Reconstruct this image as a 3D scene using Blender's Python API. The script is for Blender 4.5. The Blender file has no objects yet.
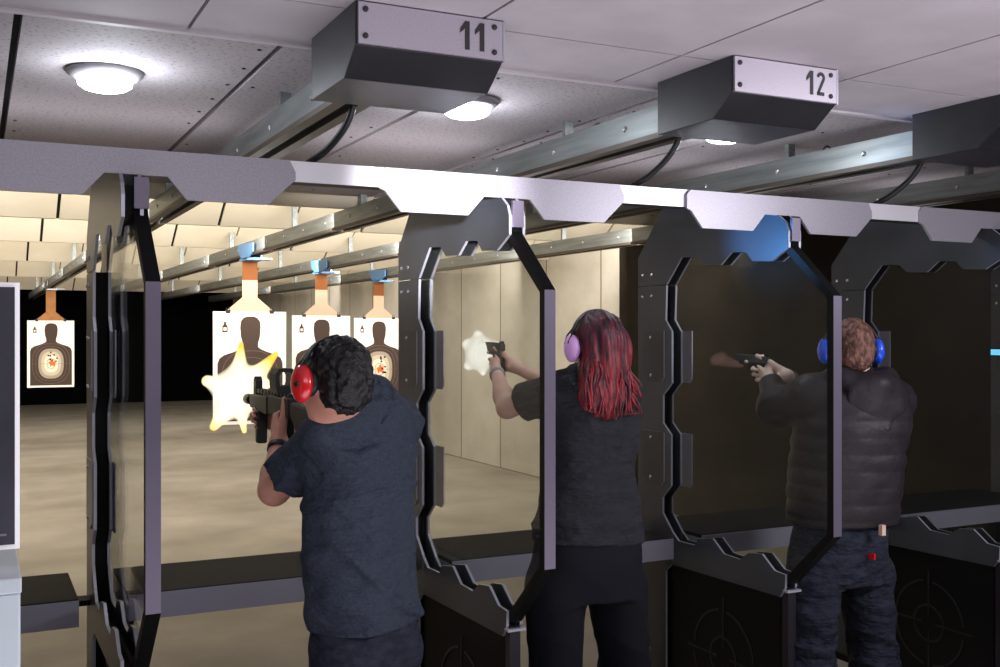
import bpy, bmesh, math, random
import numpy as np
from mathutils import Vector, Matrix
random.seed(7)
C = bpy.context.scene.collection
PI = math.pi
# ------------------------------------------------------------------ camera
F, YAW, EYE = 1060.0, math.radians(26.35), 1.70
SN, CS = math.sin(YAW), math.cos(YAW)
cam = bpy.data.objects.new('camera', bpy.data.cameras.new('camera')); C.objects.link(cam)
cam.data.sensor_width = 36; cam.data.lens = F/1000*36; cam.data.clip_start = .02
cam.location = (0, 0, EYE); cam.rotation_euler = (PI/2, 0, -YAW)
bpy.context.scene.camera = cam
def P(px, py, d):                       # a measured point of the photo at a depth, as a place in the hall
    l = (px-500)/F*d
    return np.array([SN*d+CS*l, CS*d-SN*l, EYE+(333.5-py)*d/F])
# ------------------------------------------------------------------ materials
def lin(h):
    h = h.lstrip('#'); o = []
    for i in (0, 2, 4):
        v = int(h[i:i+2], 16)/255
        o.append(v/12.92 if v <= .04045 else ((v+.055)/1.055)**2.4)
    return (*o, 1)
_m = {}
def mat(name, col, rough=.6, metal=0, spec=.5, col2=None, scale=20, bump=0, bscale=60, stretch=(1,1,1), emit=0, lo=.4, hi=.62, coat=0, bdist=.01):
    if name in _m: return _m[name]
    m = bpy.data.materials.new(name); m.use_nodes = True; _m[name] = m
    nt = m.node_tree; N = nt.nodes; L = nt.links
    b = N['Principled BSDF']
    b.inputs['Base Color'].default_value = lin(col); b.inputs['Roughness'].default_value = rough
    b.inputs['Metallic'].default_value = metal; b.inputs['Specular IOR Level'].default_value = spec
    b.inputs['Coat Weight'].default_value = coat
    if col2 or bump:
        tc = N.new('ShaderNodeTexCoord'); mp = N.new('ShaderNodeMapping'); mp.inputs['Scale'].default_value = stretch
        L.new(tc.outputs['Object'], mp.inputs['Vector'])
    if col2:
        n = N.new('ShaderNodeTexNoise'); n.inputs['Scale'].default_value = scale; n.inputs['Detail'].default_value = 6
        L.new(mp.outputs[0], n.inputs['Vector'])
        r = N.new('ShaderNodeValToRGB'); r.color_ramp.elements[0].position = lo; r.color_ramp.elements[1].position = hi
        r.color_ramp.elements[0].color = lin(col); r.color_ramp.elements[1].color = lin(col2)
        L.new(n.outputs['Fac'], r.inputs['Fac']); L.new(r.outputs['Color'], b.inputs['Base Color'])
    if bump:
        n2 = N.new('ShaderNodeTexNoise'); n2.inputs['Scale'].default_value = bscale; n2.inputs['Detail'].default_value = 4
        L.new(mp.outputs[0], n2.inputs['Vector'])
        bp = N.new('ShaderNodeBump'); bp.inputs['Strength'].default_value = bump; bp.inputs['Distance'].default_value = bdist
        L.new(n2.outputs['Fac'], bp.inputs['Height']); L.new(bp.outputs[0], b.inputs['Normal'])
    if emit:
        b.inputs['Emission Color'].default_value = lin(col); b.inputs['Emission Strength'].default_value = emit
    return m
def glass_mat():
    m = bpy.data.materials.new('booth_glass'); m.use_nodes = True; nt = m.node_tree; N = nt.nodes; L = nt.links
    N.remove(N['Principled BSDF']); out = N['Material Output']
    tr = N.new('ShaderNodeBsdfTransparent'); tr.inputs[0].default_value = (.90, .91, .90, 1)
    gl = N.new('ShaderNodeBsdfGlossy'); gl.inputs['Roughness'].default_value = .03; gl.inputs['Color'].default_value = (.9, .9, .9, 1)
    df = N.new('ShaderNodeBsdfDiffuse'); df.inputs['Color'].default_value = (.55, .55, .52, 1)
    lw = N.new('ShaderNodeLayerWeight'); lw.inputs['Blend'].default_value = .5
    pw = N.new('ShaderNodeMath'); pw.operation = 'POWER'; pw.inputs[1].default_value = 4; L.new(lw.outputs['Facing'], pw.inputs[0])
    fr = N.new('ShaderNodeMapRange'); fr.inputs['To Min'].default_value = .007; fr.inputs['To Max'].default_value = .5; L.new(pw.outputs[0], fr.inputs['Value'])
    m1 = N.new('ShaderNodeMixShader'); m1.inputs[0].default_value = .012
    L.new(tr.outputs[0], m1.inputs[1]); L.new(df.outputs[0], m1.inputs[2])
    m2 = N.new('ShaderNodeMixShader'); L.new(fr.outputs[0], m2.inputs[0])
    L.new(m1.outputs[0], m2.inputs[1]); L.new(gl.outputs[0], m2.inputs[2]); L.new(m2.outputs[0], out.inputs[0])
    return m
def flash_mat(name, r0, c0, c1, c2, strength, dens=1.0):
    m = bpy.data.materials.new(name); m.use_nodes = True; nt = m.node_tree; N = nt.nodes; L = nt.links
    N.remove(N['Principled BSDF']); out = N['Material Output']
    tc = N.new('ShaderNodeTexCoord'); ln = N.new('ShaderNodeVectorMath'); ln.operation = 'LENGTH'
    L.new(tc.outputs['Object'], ln.inputs[0])
    mr = N.new('ShaderNodeMapRange'); mr.inputs['From Max'].default_value = r0
    L.new(ln.outputs['Value'], mr.inputs['Value'])
    cr = N.new('ShaderNodeValToRGB'); e = cr.color_ramp.elements
    e[0].position = .35; e[0].color = c0; e[1].position = 1; e[1].color = c2; k = e.new(.72); k.color = c1
    L.new(mr.outputs[0], cr.inputs[0])
    em = N.new('ShaderNodeEmission'); em.inputs['Strength'].default_value = strength; L.new(cr.outputs[0], em.inputs[0])
    tr = N.new('ShaderNodeBsdfTransparent'); lw = N.new('ShaderNodeLayerWeight'); lw.inputs['Blend'].default_value = .5
    iv = N.new('ShaderNodeMath'); iv.operation = 'SUBTRACT'; iv.inputs[0].default_value = 1; L.new(lw.outputs['Facing'], iv.inputs[1])
    pw = N.new('ShaderNodeMath'); pw.operation = 'POWER'; pw.inputs[1].default_value = 1.9; L.new(iv.outputs[0], pw.inputs[0])
    mu = N.new('ShaderNodeMath'); mu.operation = 'MULTIPLY'; mu.inputs[1].default_value = dens; mu.use_clamp = True; L.new(pw.outputs[0], mu.inputs[0])
    mx = N.new('ShaderNodeMixShader'); L.new(mu.outputs[0], mx.inputs[0]); L.new(tr.outputs[0], mx.inputs[1]); L.new(em.outputs[0], mx.inputs[2])
    L.new(mx.outputs[0], out.inputs[0]); return m

M_SHEET = mat('charcoal_powder_coat', '#474b54', .36, .3, .5, '#3f434b', 3)
M_EDGE = mat('bare_cut_edge', '#b6b6c2', .35, .35)
M_TUBE = mat('dark_bronze_tube', '#3c3842', .38, .7)
M_TUBEF = mat('brushed_tube_face', '#6a6374', .38, .35)
M_BLACK = mat('matte_black_panel', '#08080a', .6, 0, .2)
M_BLACK2 = mat('embossed_black', '#1d1d20', .4, .2)
M_BOLT = mat('steel_bolt', '#d8d8dc', .25, .9)
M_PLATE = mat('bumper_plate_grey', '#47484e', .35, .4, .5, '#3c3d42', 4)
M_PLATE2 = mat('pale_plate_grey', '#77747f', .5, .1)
M_GLASS = glass_mat()
M_COUNT = mat('black_counter_laminate', '#111113', .7, 0, .2, '#18181a', 6)
M_FASC = mat('grey_counter_fascia', '#8d8c9a', .5, .1)
M_HPAN = mat('silver_violet_panel', '#9b97a1', .36, .3, .5, '#918d97', 160)
M_BEAM = mat('pale_aluminium_beam', '#d8d6dc', .35, .35)
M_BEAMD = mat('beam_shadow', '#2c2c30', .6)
M_BOX = mat('dark_steel_box', '#2b2b30', .42, .3, .5, '#232327', 5)
M_NUMP = mat('number_plate_silver', '#b9b2bd', .4, .3, .5, '#aea7b3', 250)
M_INK = mat('numeral_ink', '#2a262a', .6)
M_CABLE = mat('black_cable', '#08080a', .4)
M_RAIL = mat('galvanised_rail', '#8d9292', .42, .6, .5, '#7a7f80', 8, stretch=(4, .3, 4))
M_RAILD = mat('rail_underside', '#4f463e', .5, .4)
M_CONC = mat('dummy', '#888888')
M_RED = mat('red_plastic', '#d21a22', .25, 0, .6, coat=.5)
M_PINK = mat('pink_plastic', '#efb6fb', .3, 0, .5)
M_BLUE = mat('blue_plastic', '#1f55ea', .3, 0, .5, coat=.4)
M_RUB = mat('black_rubber', '#0d0d0f', .5)
M_GUN = mat('gun_black', '#08080a', .5, .1, .5)
M_STEEL = mat('pistol_steel', '#55606c', .3, .8)
M_PISTOL = mat('pistol_dark', '#3a3133', .4, .4)
M_SKIN = mat('warm_skin', '#d19a86', .5, 0, .4, '#c58a78', 14)
M_SKIN2 = mat('pale_skin', '#dfb4a0', .5, 0, .4, '#d4a490', 14)
M_SKIN3 = mat('light_skin', '#e9d3c6', .5, 0, .4, '#dfc3b3', 14)
M_EYE = mat('eye_white', '#e8e4dd', .2)
M_HAIRB = mat('black_hair', '#070607', .4, 0, .4, '#110f11', 60, .5, 140)
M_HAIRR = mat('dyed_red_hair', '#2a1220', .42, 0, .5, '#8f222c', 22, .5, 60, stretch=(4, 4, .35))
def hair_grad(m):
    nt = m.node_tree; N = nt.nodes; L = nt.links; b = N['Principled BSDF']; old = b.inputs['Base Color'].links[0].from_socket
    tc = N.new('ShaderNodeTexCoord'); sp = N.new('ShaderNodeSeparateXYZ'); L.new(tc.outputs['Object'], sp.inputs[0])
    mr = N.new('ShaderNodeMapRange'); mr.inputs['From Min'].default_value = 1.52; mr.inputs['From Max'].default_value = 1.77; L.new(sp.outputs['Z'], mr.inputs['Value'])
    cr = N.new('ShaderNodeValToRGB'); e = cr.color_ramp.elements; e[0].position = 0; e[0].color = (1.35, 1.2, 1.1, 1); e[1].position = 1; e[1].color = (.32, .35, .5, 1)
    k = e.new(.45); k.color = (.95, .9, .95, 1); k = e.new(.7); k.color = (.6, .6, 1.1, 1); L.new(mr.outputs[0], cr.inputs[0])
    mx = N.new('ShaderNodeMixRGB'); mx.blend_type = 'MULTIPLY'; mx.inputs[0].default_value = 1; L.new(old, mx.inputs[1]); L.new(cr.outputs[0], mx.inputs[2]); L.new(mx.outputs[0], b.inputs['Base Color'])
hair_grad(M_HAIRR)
M_HAIRN = mat('brown_hair', '#4c322b', .55, 0, .3, '#8a6355', 60, .6, 160, stretch=(1, 1, .4))
M_DENS = mat('navy_shirt_cotton', '#353c49', .85, 0, .2, '#2c323e', 140, .9, 9, stretch=(1, 1, 1.8), bdist=.05)
M_TEE = mat('black_tee_cotton', '#2a2a31', .85, 0, .25, '#242429', 12, .9, 9, stretch=(1, 1, 2.2), bdist=.05)
M_JACK = mat('black_puffer_nylon', '#211c21', .55, 0, .35, '#292429', 12, .35, 35)
M_JEAN = mat('dark_denim', '#2a2e3b', .85, 0, .2, '#1e222e', 24, .8, 11, stretch=(1, 1, 2), bdist=.05)
M_PANT = mat('black_trousers', '#13131b', .85, 0, .2)
M_SHOE = mat('dark_shoe', '#19181a', .5)
M_CARD = mat('tan_cardboard', '#a8744a', .85, 0, .1, '#9c6a42', 12)
M_CARDP = mat('lit_cardboard', '#cba58d', .85, 0, .1)
M_CARDD = mat('shaded_cardboard', '#7c4c2c', .85, 0, .1)
M_PAPER = mat('target_paper', '#f4efe2', .9, 0, .1)
M_SIL = mat('silhouette_ink', '#4b3e38', .9, 0, .1)
M_SIL2 = mat('ring_line_ink', '#6f6157', .9, 0, .1)
M_RING1 = mat('ring_taupe', '#a39685', .9, 0, .1)
M_RING2 = mat('ring_sand', '#c5b8a2', .9, 0, .1)
M_RING3 = mat('ring_cream', '#e6dcc6', .9, 0, .1)
M_ORNG = mat('orange_splash', '#e8641e', .8, emit=.15)
M_HOLE = mat('bullet_hole', '#1c1512', .9)
M_CARB = mat('carrier_blue', '#5f93c8', .4, .2)
M_CARG = mat('carrier_grey', '#8d8f92', .4, .5)
M_WHITEB = mat('white_sign_border', '#e9e7ea', .5, emit=.25)
M_SIGN = mat('dark_sign_face', '#3b3a44', .5, 0, .4, '#2b2a32', 3, stretch=(1, 1, .6))
M_PED = mat('pale_blue_grey_laminate', '#b9c3ca', .5, 0, .4)
M_LED = mat('led_lens', '#f2f8ff', .4, emit=14)
M_LEDH = mat('led_rim', '#8f8b90', .5, 0, .4)
M_SCREEN = mat('blue_screen_glow', '#5fb4dc', .3, emit=1.6)

# ------------------------------------------------------------------ mesh builder
class MB:
    def __init__(s): s.v = []; s.f = []; s.m = []; s.mats = []
    def mi(s, m):
        if m not in s.mats: s.mats.append(m)
        return s.mats.index(m)
    def raw(s, vs, fs, m):
        o = len(s.v); i = s.mi(m); s.v += [tuple(map(float, v)) for v in vs]
        for f in fs: s.f.append(tuple(o+k for k in f)); s.m.append(i)
        return s
    def box(s, lo, hi, m):
        (a, b, c), (d, e, f) = lo, hi
        vs = [(a,b,c),(d,b,c),(d,e,c),(a,e,c),(a,b,f),(d,b,f),(d,e,f),(a,e,f)]
        return s.raw(vs, [(3,2,1,0),(4,5,6,7),(0,1,5,4),(1,2,6,5),(2,3,7,6),(3,0,4,7)], m)
    def prism(s, poly, t0, t1, fn, m, em=None):         # poly (a,b) swept t0..t1, fn(a,b,t)->xyz
        n = len(poly); vs = [fn(a, b, t0) for a, b in poly]+[fn(a, b, t1) for a, b in poly]
        s.raw(vs, [tuple(range(n-1, -1, -1)), tuple(range(n, 2*n))], m)
        o = len(s.v)-2*n; i = s.mi(em or m)
        for k in range(n):
            s.f.append((o+k, o+(k+1) % n, o+n+(k+1) % n, o+n+k)); s.m.append(i)
        return s
    def tube(s, pts, r, m, n=10, cap=True, sq=None):
        pts = [Vector(p) for p in pts]; vs = []; N = len(pts); up = Vector((0, 0, 1))
        rr = r if hasattr(r, '__len__') else [r]*N
        pu = None
        for i, p in enumerate(pts):
            t = (pts[min(i+1, N-1)]-pts[max(i-1, 0)]).normalized()
            u = pu if pu is not None else (up if abs(t.z) < .9 else Vector((1, 0, 0)))
            u = (u-t*u.dot(t)).normalized(); pu = u; w = t.cross(u)
            for k in range(n):
                a = 2*PI*k/n; vs.append(p+(u*math.cos(a)+w*math.sin(a))*rr[i])
        fs = [(i*n+k, i*n+(k+1) % n, (i+1)*n+(k+1) % n, (i+1)*n+k) for i in range(N-1) for k in range(n)]
        if cap: fs += [tuple(range(n-1, -1, -1)), tuple((N-1)*n+k for k in range(n))]
        return s.raw(vs, fs, m)
    def lathe(s, prof, c, m, n=32, axis=(0, 0, 1)):      # prof [(r,h)]
        ax = Vector(axis).normalized(); u = ax.orthogonal().normalized(); w = ax.cross(u); c = Vector(c); vs = []
        for r, h in prof:
            for k in range(n):
                a = 2*PI*k/n; vs.append(c+ax*h+(u*math.cos(a)+w*math.sin(a))*r)
        N = len(prof)
        fs = [(i*n+k, i*n+(k+1) % n, (i+1)*n+(k+1) % n, (i+1)*n+k) for i in range(N-1) for k in range(n)]
        fs += [tuple(range(n-1, -1, -1)), tuple((N-1)*n+k for k in range(n))]
        return s.raw(vs, fs, m)
    def ball(s, c, r, m, R=None, n=20, q=12):
        vs = []; R = R or Matrix.Identity(3); c = Vector(c)
        for i in range(q+1):
            for k in range(n):
                a, b = PI*i/q, 2*PI*k/n
                vs.append(c+R @ Vector((r[0]*math.sin(a)*math.cos(b), r[1]*math.sin(a)*math.sin(b), r[2]*math.cos(a))))
        return s.raw(vs, [(i*n+k, (i+1)*n+k, (i+1)*n+(k+1) % n, i*n+(k+1) % n) for i in range(q) for k in range(n)], m)
    def build(s, name, parent=None, smooth=False, origin=None, bevel=0):
        me = bpy.data.meshes.new(name); off = Vector(origin) if origin is not None else Vector((0, 0, 0))
        me.from_pydata([Vector(v)-off for v in s.v], [], s.f)
        for m in s.mats: me.materials.append(m)
        me.polygons.foreach_set('material_index', s.m)
        bm = bmesh.new(); bm.from_mesh(me); bmesh.ops.remove_doubles(bm, verts=bm.verts, dist=1e-5)
        bmesh.ops.recalc_face_normals(bm, faces=bm.faces); bm.to_mesh(me); bm.free()
        if smooth:
            me.polygons.foreach_set('use_smooth', [True]*len(me.polygons))
        o = bpy.data.objects.new(name, me); C.objects.link(o)
        if bevel:
            b = o.modifiers.new('bevel', 'BEVEL'); b.width = bevel; b.segments = 2; b.limit_method = 'ANGLE'
        if parent is not None:
            o.parent = parent; o.location = off-parent.location if origin is not None else -parent.location
            if parent.parent is not None and origin is None: o.location = -(parent.location+parent.parent.location)
        elif origin is not None: o.location = off
        return o
def loose(mb, name, parent):                             # every separate piece an object of its own
    par = list(range(len(mb.v)))
    def find(a):
        while par[a] != a: par[a] = par[par[a]]; a = par[a]
        return a
    for f in mb.f:
        for k in f[1:]: par[find(k)] = find(f[0])
    groups = {}
    for f, m in zip(mb.f, mb.m): groups.setdefault(find(f[0]), []).append((f, m))
    for fs in groups.values():
        q = MB(); ids = sorted({k for f, _ in fs for k in f}); mp = {k: i for i, k in enumerate(ids)}
        q.v = [mb.v[k] for k in ids]; q.f = [tuple(mp[k] for k in f) for f, _ in fs]; q.m = [m for _, m in fs]; q.mats = mb.mats
        q.build(name, parent)
def tag(o, label=None, cat=None, group=None, kind=None):
    for k, v in (('label', label), ('category', cat), ('group', group), ('kind', kind)):
        if v: o[k] = v
    return o
def thing(name, label, cat, loc=(0, 0, 0), group=None):
    o = bpy.data.objects.new(name, None); C.objects.link(o); o.location = loc; o.empty_display_size = .1
    return tag(o, label, cat, group)
def copy_tree(o, parent=None):
    c = o.copy(); C.objects.link(c)
    if parent is not None: c.parent = parent
    for ch in list(o.children): copy_tree(ch, c)
    return c
def struct(o): o['kind'] = 'structure'; return o
YZ = lambda x0: (lambda a, b, t: (x0+t, a, b))
XZ = lambda y0: (lambda a, b, t: (a, y0+t, b))
XY = lambda z0: (lambda a, b, t: (a, b, z0+t))

# ------------------------------------------------------------------ the hall
XR, XL, YB, YF = 5.95, -3.2, 27.5, -2.0
def floor_mat():
    m = mat('stained_concrete_floor', '#857f76', .65, 0, .25, '#aca59a', 1.6, .1, 12, stretch=(.9, .9, 1), lo=.2, hi=.8)
    return m
def wall_mat():
    m = bpy.data.materials.new('formed_concrete_wall'); m.use_nodes = True; nt = m.node_tree; N = nt.nodes; L = nt.links; b = N['Principled BSDF']
    tc = N.new('ShaderNodeTexCoord'); mp = N.new('ShaderNodeMapping'); mp.inputs['Rotation'].default_value = (PI/2, 0, PI/2); mp.inputs['Scale'].default_value = (1, 1, 1)
    sep = N.new('ShaderNodeSeparateXYZ'); L.new(tc.outputs['Object'], sep.inputs[0])
    cmb = N.new('ShaderNodeCombineXYZ'); L.new(sep.outputs['Y'], cmb.inputs[0]); L.new(sep.outputs['Z'], cmb.inputs[1])
    br = N.new('ShaderNodeTexBrick'); br.offset = 0; br.inputs['Scale'].default_value = 1; br.inputs['Brick Width'].default_value = 1.2; br.inputs['Row Height'].default_value = 2.7
    br.inputs['Mortar Size'].default_value = .012; br.inputs['Color1'].default_value = lin('#cfc9bd'); br.inputs['Color2'].default_value = lin('#c2bcb0'); br.inputs['Mortar'].default_value = lin('#7d715c')
    L.new(cmb.outputs[0], br.inputs['Vector'])
    n = N.new('ShaderNodeTexNoise'); n.inputs['Scale'].default_value = 1.3; n.inputs['Detail'].default_value = 8; n.inputs['Roughness'].default_value = .6; L.new(cmb.outputs[0], n.inputs['Vector'])
    r = N.new('ShaderNodeValToRGB'); r.color_ramp.elements[0].position = .3; r.color_ramp.elements[0].color = (.68, .67, .65, 1); r.color_ramp.elements[1].position = .65; r.color_ramp.elements[1].color = (1, 1, 1, 1)
    L.new(n.outputs['Fac'], r.inputs[0])
    mx = N.new('ShaderNodeMixRGB'); mx.blend_type = 'MULTIPLY'; mx.inputs[0].default_value = .7; L.new(br.outputs['Color'], mx.inputs[1]); L.new(r.outputs[0], mx.inputs[2])
    L.new(mx.outputs[0], b.inputs['Base Color']); b.inputs['Roughness'].default_value = .8; b.inputs['Specular IOR Level'].default_value = .2
    return m
def perf_mat(name, base, dark):
    m = bpy.data.materials.new(name); m.use_nodes = True; nt = m.node_tree; N = nt.nodes; L = nt.links; b = N['Principled BSDF']
    tc = N.new('ShaderNodeTexCoord')
    n = N.new('ShaderNodeTexNoise'); n.inputs['Scale'].default_value = 70; n.inputs['Detail'].default_value = 3; L.new(tc.outputs['Object'], n.inputs['Vector'])
    r = N.new('ShaderNodeValToRGB'); r.color_ramp.elements[0].position = .32; r.color_ramp.elements[0].color = lin(dark); r.color_ramp.elements[1].position = .44; r.color_ramp.elements[1].color = lin(base)
    L.new(n.outputs['Fac'], r.inputs[0]); L.new(r.outputs[0], b.inputs['Base Color']); b.inputs['Roughness'].default_value = .8; b.inputs['Specular IOR Level'].default_value = .2
    return m
M_PERF = perf_mat('pebbled_ceiling_board', '#a79fa3', '#7b7478')
M_TILE = mat('smooth_ceiling_tile', '#c6bfc6', .7, 0, .2, '#bdb6bd', 4)
M_BAF = mat('cream_baffle', '#e6dcc8', .8, 0, .2, '#dfd4bd', 2)
M_GAP = mat('dark_gap', '#121113', .9)
M_TRIM = mat('ceiling_trim', '#c4bdc3', .6)
struct(MB().box((XL, YF, -.1), (XR, YB, 0), floor_mat()).build('floor'))
struct(MB().box((XR, YF, -.1), (XR+.2, YB+.2, 3.1), wall_mat()).build('wall_right'))
struct(MB().box((XL-.2, YF, -.1), (XL, YB+.2, 3.1), mat('left_wall_paint', '#8a8178', .8)).build('wall_left'))
struct(MB().box((XL, YB, -.1), (XR, YB+.2, 3.1), mat('black_bullet_trap', '#040404', .95, 0, .05)).build('wall_backstop'))
struct(MB().box((XL, YF-.2, -.1), (XR, YF, 3.1), mat('rear_wall_paint', '#4d494d', .8)).build('wall_rear'))
# dark sheet standing in for shade on the right wall beside the booths
mb = MB(); mb.box((XR-.06, YF+.05, 0.0), (XR, 9.15, 2.59), mat('unlit_wall_shade', '#2c2720', .9, 0, .1, '#231f19', 3))
struct(mb.build('wall_shade_sheet'))
# ceiling: smooth tiles over the shooters, pebbled boards over the booths, high deck downrange
mb = MB()
mb.box((XL, YF, 2.64), (XR, 6.6, 2.75), M_GAP)
xs = [-3.2, -2.2, -1.5, -.8, -.1, .55, 1.27, 2.0, 2.70, 3.4, 4.1, 4.8, 5.5, XR]
ys = [-2, -.9, .3, 1.5, 2.75, 3.15]
for a, b in zip(xs, xs[1:]):
    for c, d in zip(ys, ys[1:]): mb.box((a+.005, c+.005, 2.578), (b-.005, d-.005, 2.65), M_TILE)
xs = [-3.2, -2.12, -1.38, -.64, .11, .86, 1.60, 2.34, 3.09, 3.83, 4.57, 5.32, XR]
for a, b in zip(xs, xs[1:]):
    mb.box((a+.012, 3.17, 2.60), (b-.012, 6.6, 2.65), M_PERF)
    for k in range(14):                                  # driven screws near the board edges
        y = 3.35+k*.26; x = random.choice((a+.05, b-.05, a+.3))+random.uniform(-.01, .01)
        mb.lathe([(.007, 0), (.007, .004)], (x, y, 2.597), M_GAP, 6)
struct(mb.build('ceiling'))
mb = MB(); mb.box((XL, 3.145, 2.57), (XR, 3.172, 2.62), M_TRIM); struct(mb.build('trim_1'))
mb = MB(); mb.box((XL, 6.6, 2.98), (XR, YB, 3.1), M_BAF); mb.box((XL, 6.5, 2.64), (XR, 6.6, 3.1), M_BAF); struct(mb.build('ceiling_downrange'))
tops = [6.66, 8.2, 10.4, 13.3, 17.0, 22.0]
for i, y in enumerate(tops):
    mb = MB(); dy = .2+.012*y
    fn = lambda a, b, t: (a, y+t+(2.76-b)*dy/.2, b)
    seams = [.55+1.18*k for k in range(-3, 6)]; e = [XL]+[s_ for s_ in seams if XL < s_ < XR]+[XR]
    for a, b in zip(e, e[1:]):
        mid = (a+b)/2
        mb.prism([(a+.012, 2.553), (b-.012, 2.553), (b-.012, 2.98), (mid+.007, 2.98), (mid+.007, 2.665), (mid-.007, 2.665), (mid-.007, 2.98), (a+.012, 2.98)], 0, .05, fn, M_BAF)
    mb.prism([(XL, 2.56), (XR, 2.56), (XR, 2.98), (XL, 2.98)], .055, .06, fn, M_GAP)
    o = mb.build('ceiling_baffle'); struct(o)
    tag(o, ('lowest-hanging cream ceiling baffle nearest the booths' if i == 0 else 'cream ceiling baffle row %s beyond the booths' % ['', 'second', 'third', 'fourth', 'fifth', 'sixth'][i]))

LANE = [-.18, 1.04, 2.26, 3.48, 4.70]
PART = [-.79, .43, 1.65, 2.87, 4.09, 5.31]
# ------------------------------------------------------------------ booth partitions
ARCH = [(4.245,1.925),(4.245,2.06),(4.13,2.185),(4.035,2.29),(3.80,2.262),(3.6,2.235),(3.26,2.168),(3.215,2.135),(3.20,2.10),(3.20,2.035),(3.295,1.988),(3.415,1.995),(3.455,2.035),(3.55,2.04),(3.62,1.992),(3.74,1.998),(3.79,2.037),(3.90,2.042),(4.015,1.925)]
POST = [(4.245,0.0),(4.245,1.921),(4.015,1.921),(4.022,1.762),(3.973,1.708),(3.973,1.475),(4.042,1.417),(4.042,1.289),(3.979,1.239),(3.979,1.007),(4.045,.946),(4.045,.874),(3.97,.80),(3.97,.653),(4.02,.613),(4.02,0.0)]
TRIM = [(3.968,.798),(3.922,.765),(3.80,.768),(3.778,.801),(3.675,.819),(3.60,.767),(3.494,.764),(3.437,.801),(3.357,.812),(3.283,.76),(3.219,.756),(3.221,.704),(3.25,.663),(3.968,.65)]
def bolt(mb, x, y, z, sx):
    mb.lathe([(.009, 0), (.009, .003), (.005, .006)], (x, y, z), M_BOLT, 10, (sx, 0, 0))
def partition(x, label):
    t = thing('booth_partition', label, 'partition', (x, 3.6, 0), 'armoured glass partitions between the lanes'); dx = -.024 if x < 1 else 0
    for sx in (-1, 1):
        a, b = sorted((dx+sx*.021, dx+sx*.031))
        MB().prism(ARCH, a, b, YZ(x), M_SHEET, M_EDGE).build('arch_panel', t)
        MB().prism(POST, a, b, YZ(x), M_SHEET, M_EDGE).build('front_post', t)
        MB().prism(TRIM, a, b, YZ(x), M_SHEET, M_EDGE).build('stepped_trim', t)
        for z0, z1 in ((1.475, 1.712), (1.0, 1.245)):
            y0 = 4.028 if sx < 0 else 3.905
            pl = [(4.20, z0+.03), (4.20, z1), (y0, z1), (y0, z0+.02), (y0+.02, z0), (4.17, z0)]
            a, b = sorted((dx+sx*.031, dx+sx*.036))
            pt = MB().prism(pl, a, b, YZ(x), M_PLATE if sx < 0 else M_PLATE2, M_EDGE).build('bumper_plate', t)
            mb = MB()
            for z in (z0+.03, z1-.03): bolt(mb, x+dx+sx*.036, 4.13, z, sx)
            loose(mb, 'bolt', pt)
        for y in (4.205, 4.13):
            for z in (1.975, 1.875): bolt(mb2 := MB(), x+dx+sx*.031, y, z, sx); mb2.build('bolt', t)
    mb = MB()                                            # spacer between the two sheets
    xa, xb = x+dx-.0205, x+dx+.0205; mb.box((xa, 4.06, 0), (xb, 4.235, 1.92), M_BLACK); mb.box((xa, 3.66, 2.06), (xb, 4.06, 2.2), M_BLACK); mb.box((xa, 3.225, 2.05), (xb, 3.66, 2.13), M_BLACK)
    mb.build('spacer', t)
    MB().box((x-.0205, 3.19, 2.06), (x+.0205, 3.203, 2.15), M_TUBEF).build('end_cap', t)
    path = [(3.225,2.09),(3.205,2.045),(2.97,1.84),(2.97,.945),(3.205,.72)]
    w = .020; off = []
    for i, (y, z) in enumerate(path):
        p, q = path[max(i-1, 0)], path[min(i+1, len(path)-1)]
        d = Vector((q[0]-p[0], q[1]-p[1])).normalized(); nrm = Vector((-d.y, d.x)); off.append((nrm, d))
    inner = []; 
    for (y, z), (nrm, d) in zip(path, off): inner.append((y-nrm.x*-.034*1, z-nrm.y*-.034))
    poly = path+inner[::-1]
    fr = MB().prism(poly, -w, w, YZ(x), M_BLACK, M_TUBEF).build('rear_frame', t)
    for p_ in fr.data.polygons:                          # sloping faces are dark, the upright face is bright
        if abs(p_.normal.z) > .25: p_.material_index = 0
    MB().prism([(2.99,1.83),(2.99,.95),(3.22,.70),(3.9,.68),(4.06,.68),(4.06,2.0),(4.0,2.1),(3.3,2.1),(3.21,2.04)], -.003, .003, YZ(x), M_GLASS).build('glass_pane', t)
    MB().box((x-.016, 3.26, .03), (x+.016, 3.99, .72), M_BLACK).build('lower_panel', t)
    mb = MB()
    for sx in (-1, 1):                                   # embossed ring and cross sight
        cx, cy, cz = x+sx*.0165, 3.62, .32
        for r in (.2, .085):
            segs = 48
            for k in range(segs):
                if r > .1 and k % 12 in (0, 11): continue
                a0, a1 = 2*PI*k/segs, 2*PI*(k+1)/segs
                pl = [(cy+(r-.005)*math.cos(a0), cz+(r-.005)*math.sin(a0)), (cy+(r+.005)*math.cos(a0), cz+(r+.005)*math.sin(a0)), (cy+(r+.005)*math.cos(a1), cz+(r+.005)*math.sin(a1)), (cy+(r-.005)*math.cos(a1), cz+(r-.005)*math.sin(a1))]
                mb.prism(pl, -.003, .003, YZ(cx), M_BLACK2)
        for (u, v) in ((1, 0), (-1, 0), (0, 1), (0, -1)):
            a, b = .04, .25
            lo = (cx-.003, cy+min(u*a, u*b)-.004*abs(v), cz+min(v*a, v*b)-.004*abs(u)); hi = (cx+.003, cy+max(u*a, u*b)+.004*abs(v), cz+max(v*a, v*b)+.004*abs(u))
            mb.box(lo, hi, M_BLACK2)
    tag(mb.build('crosshair_emblem', t), 'ring and cross sight embossed in the black panel')
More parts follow.
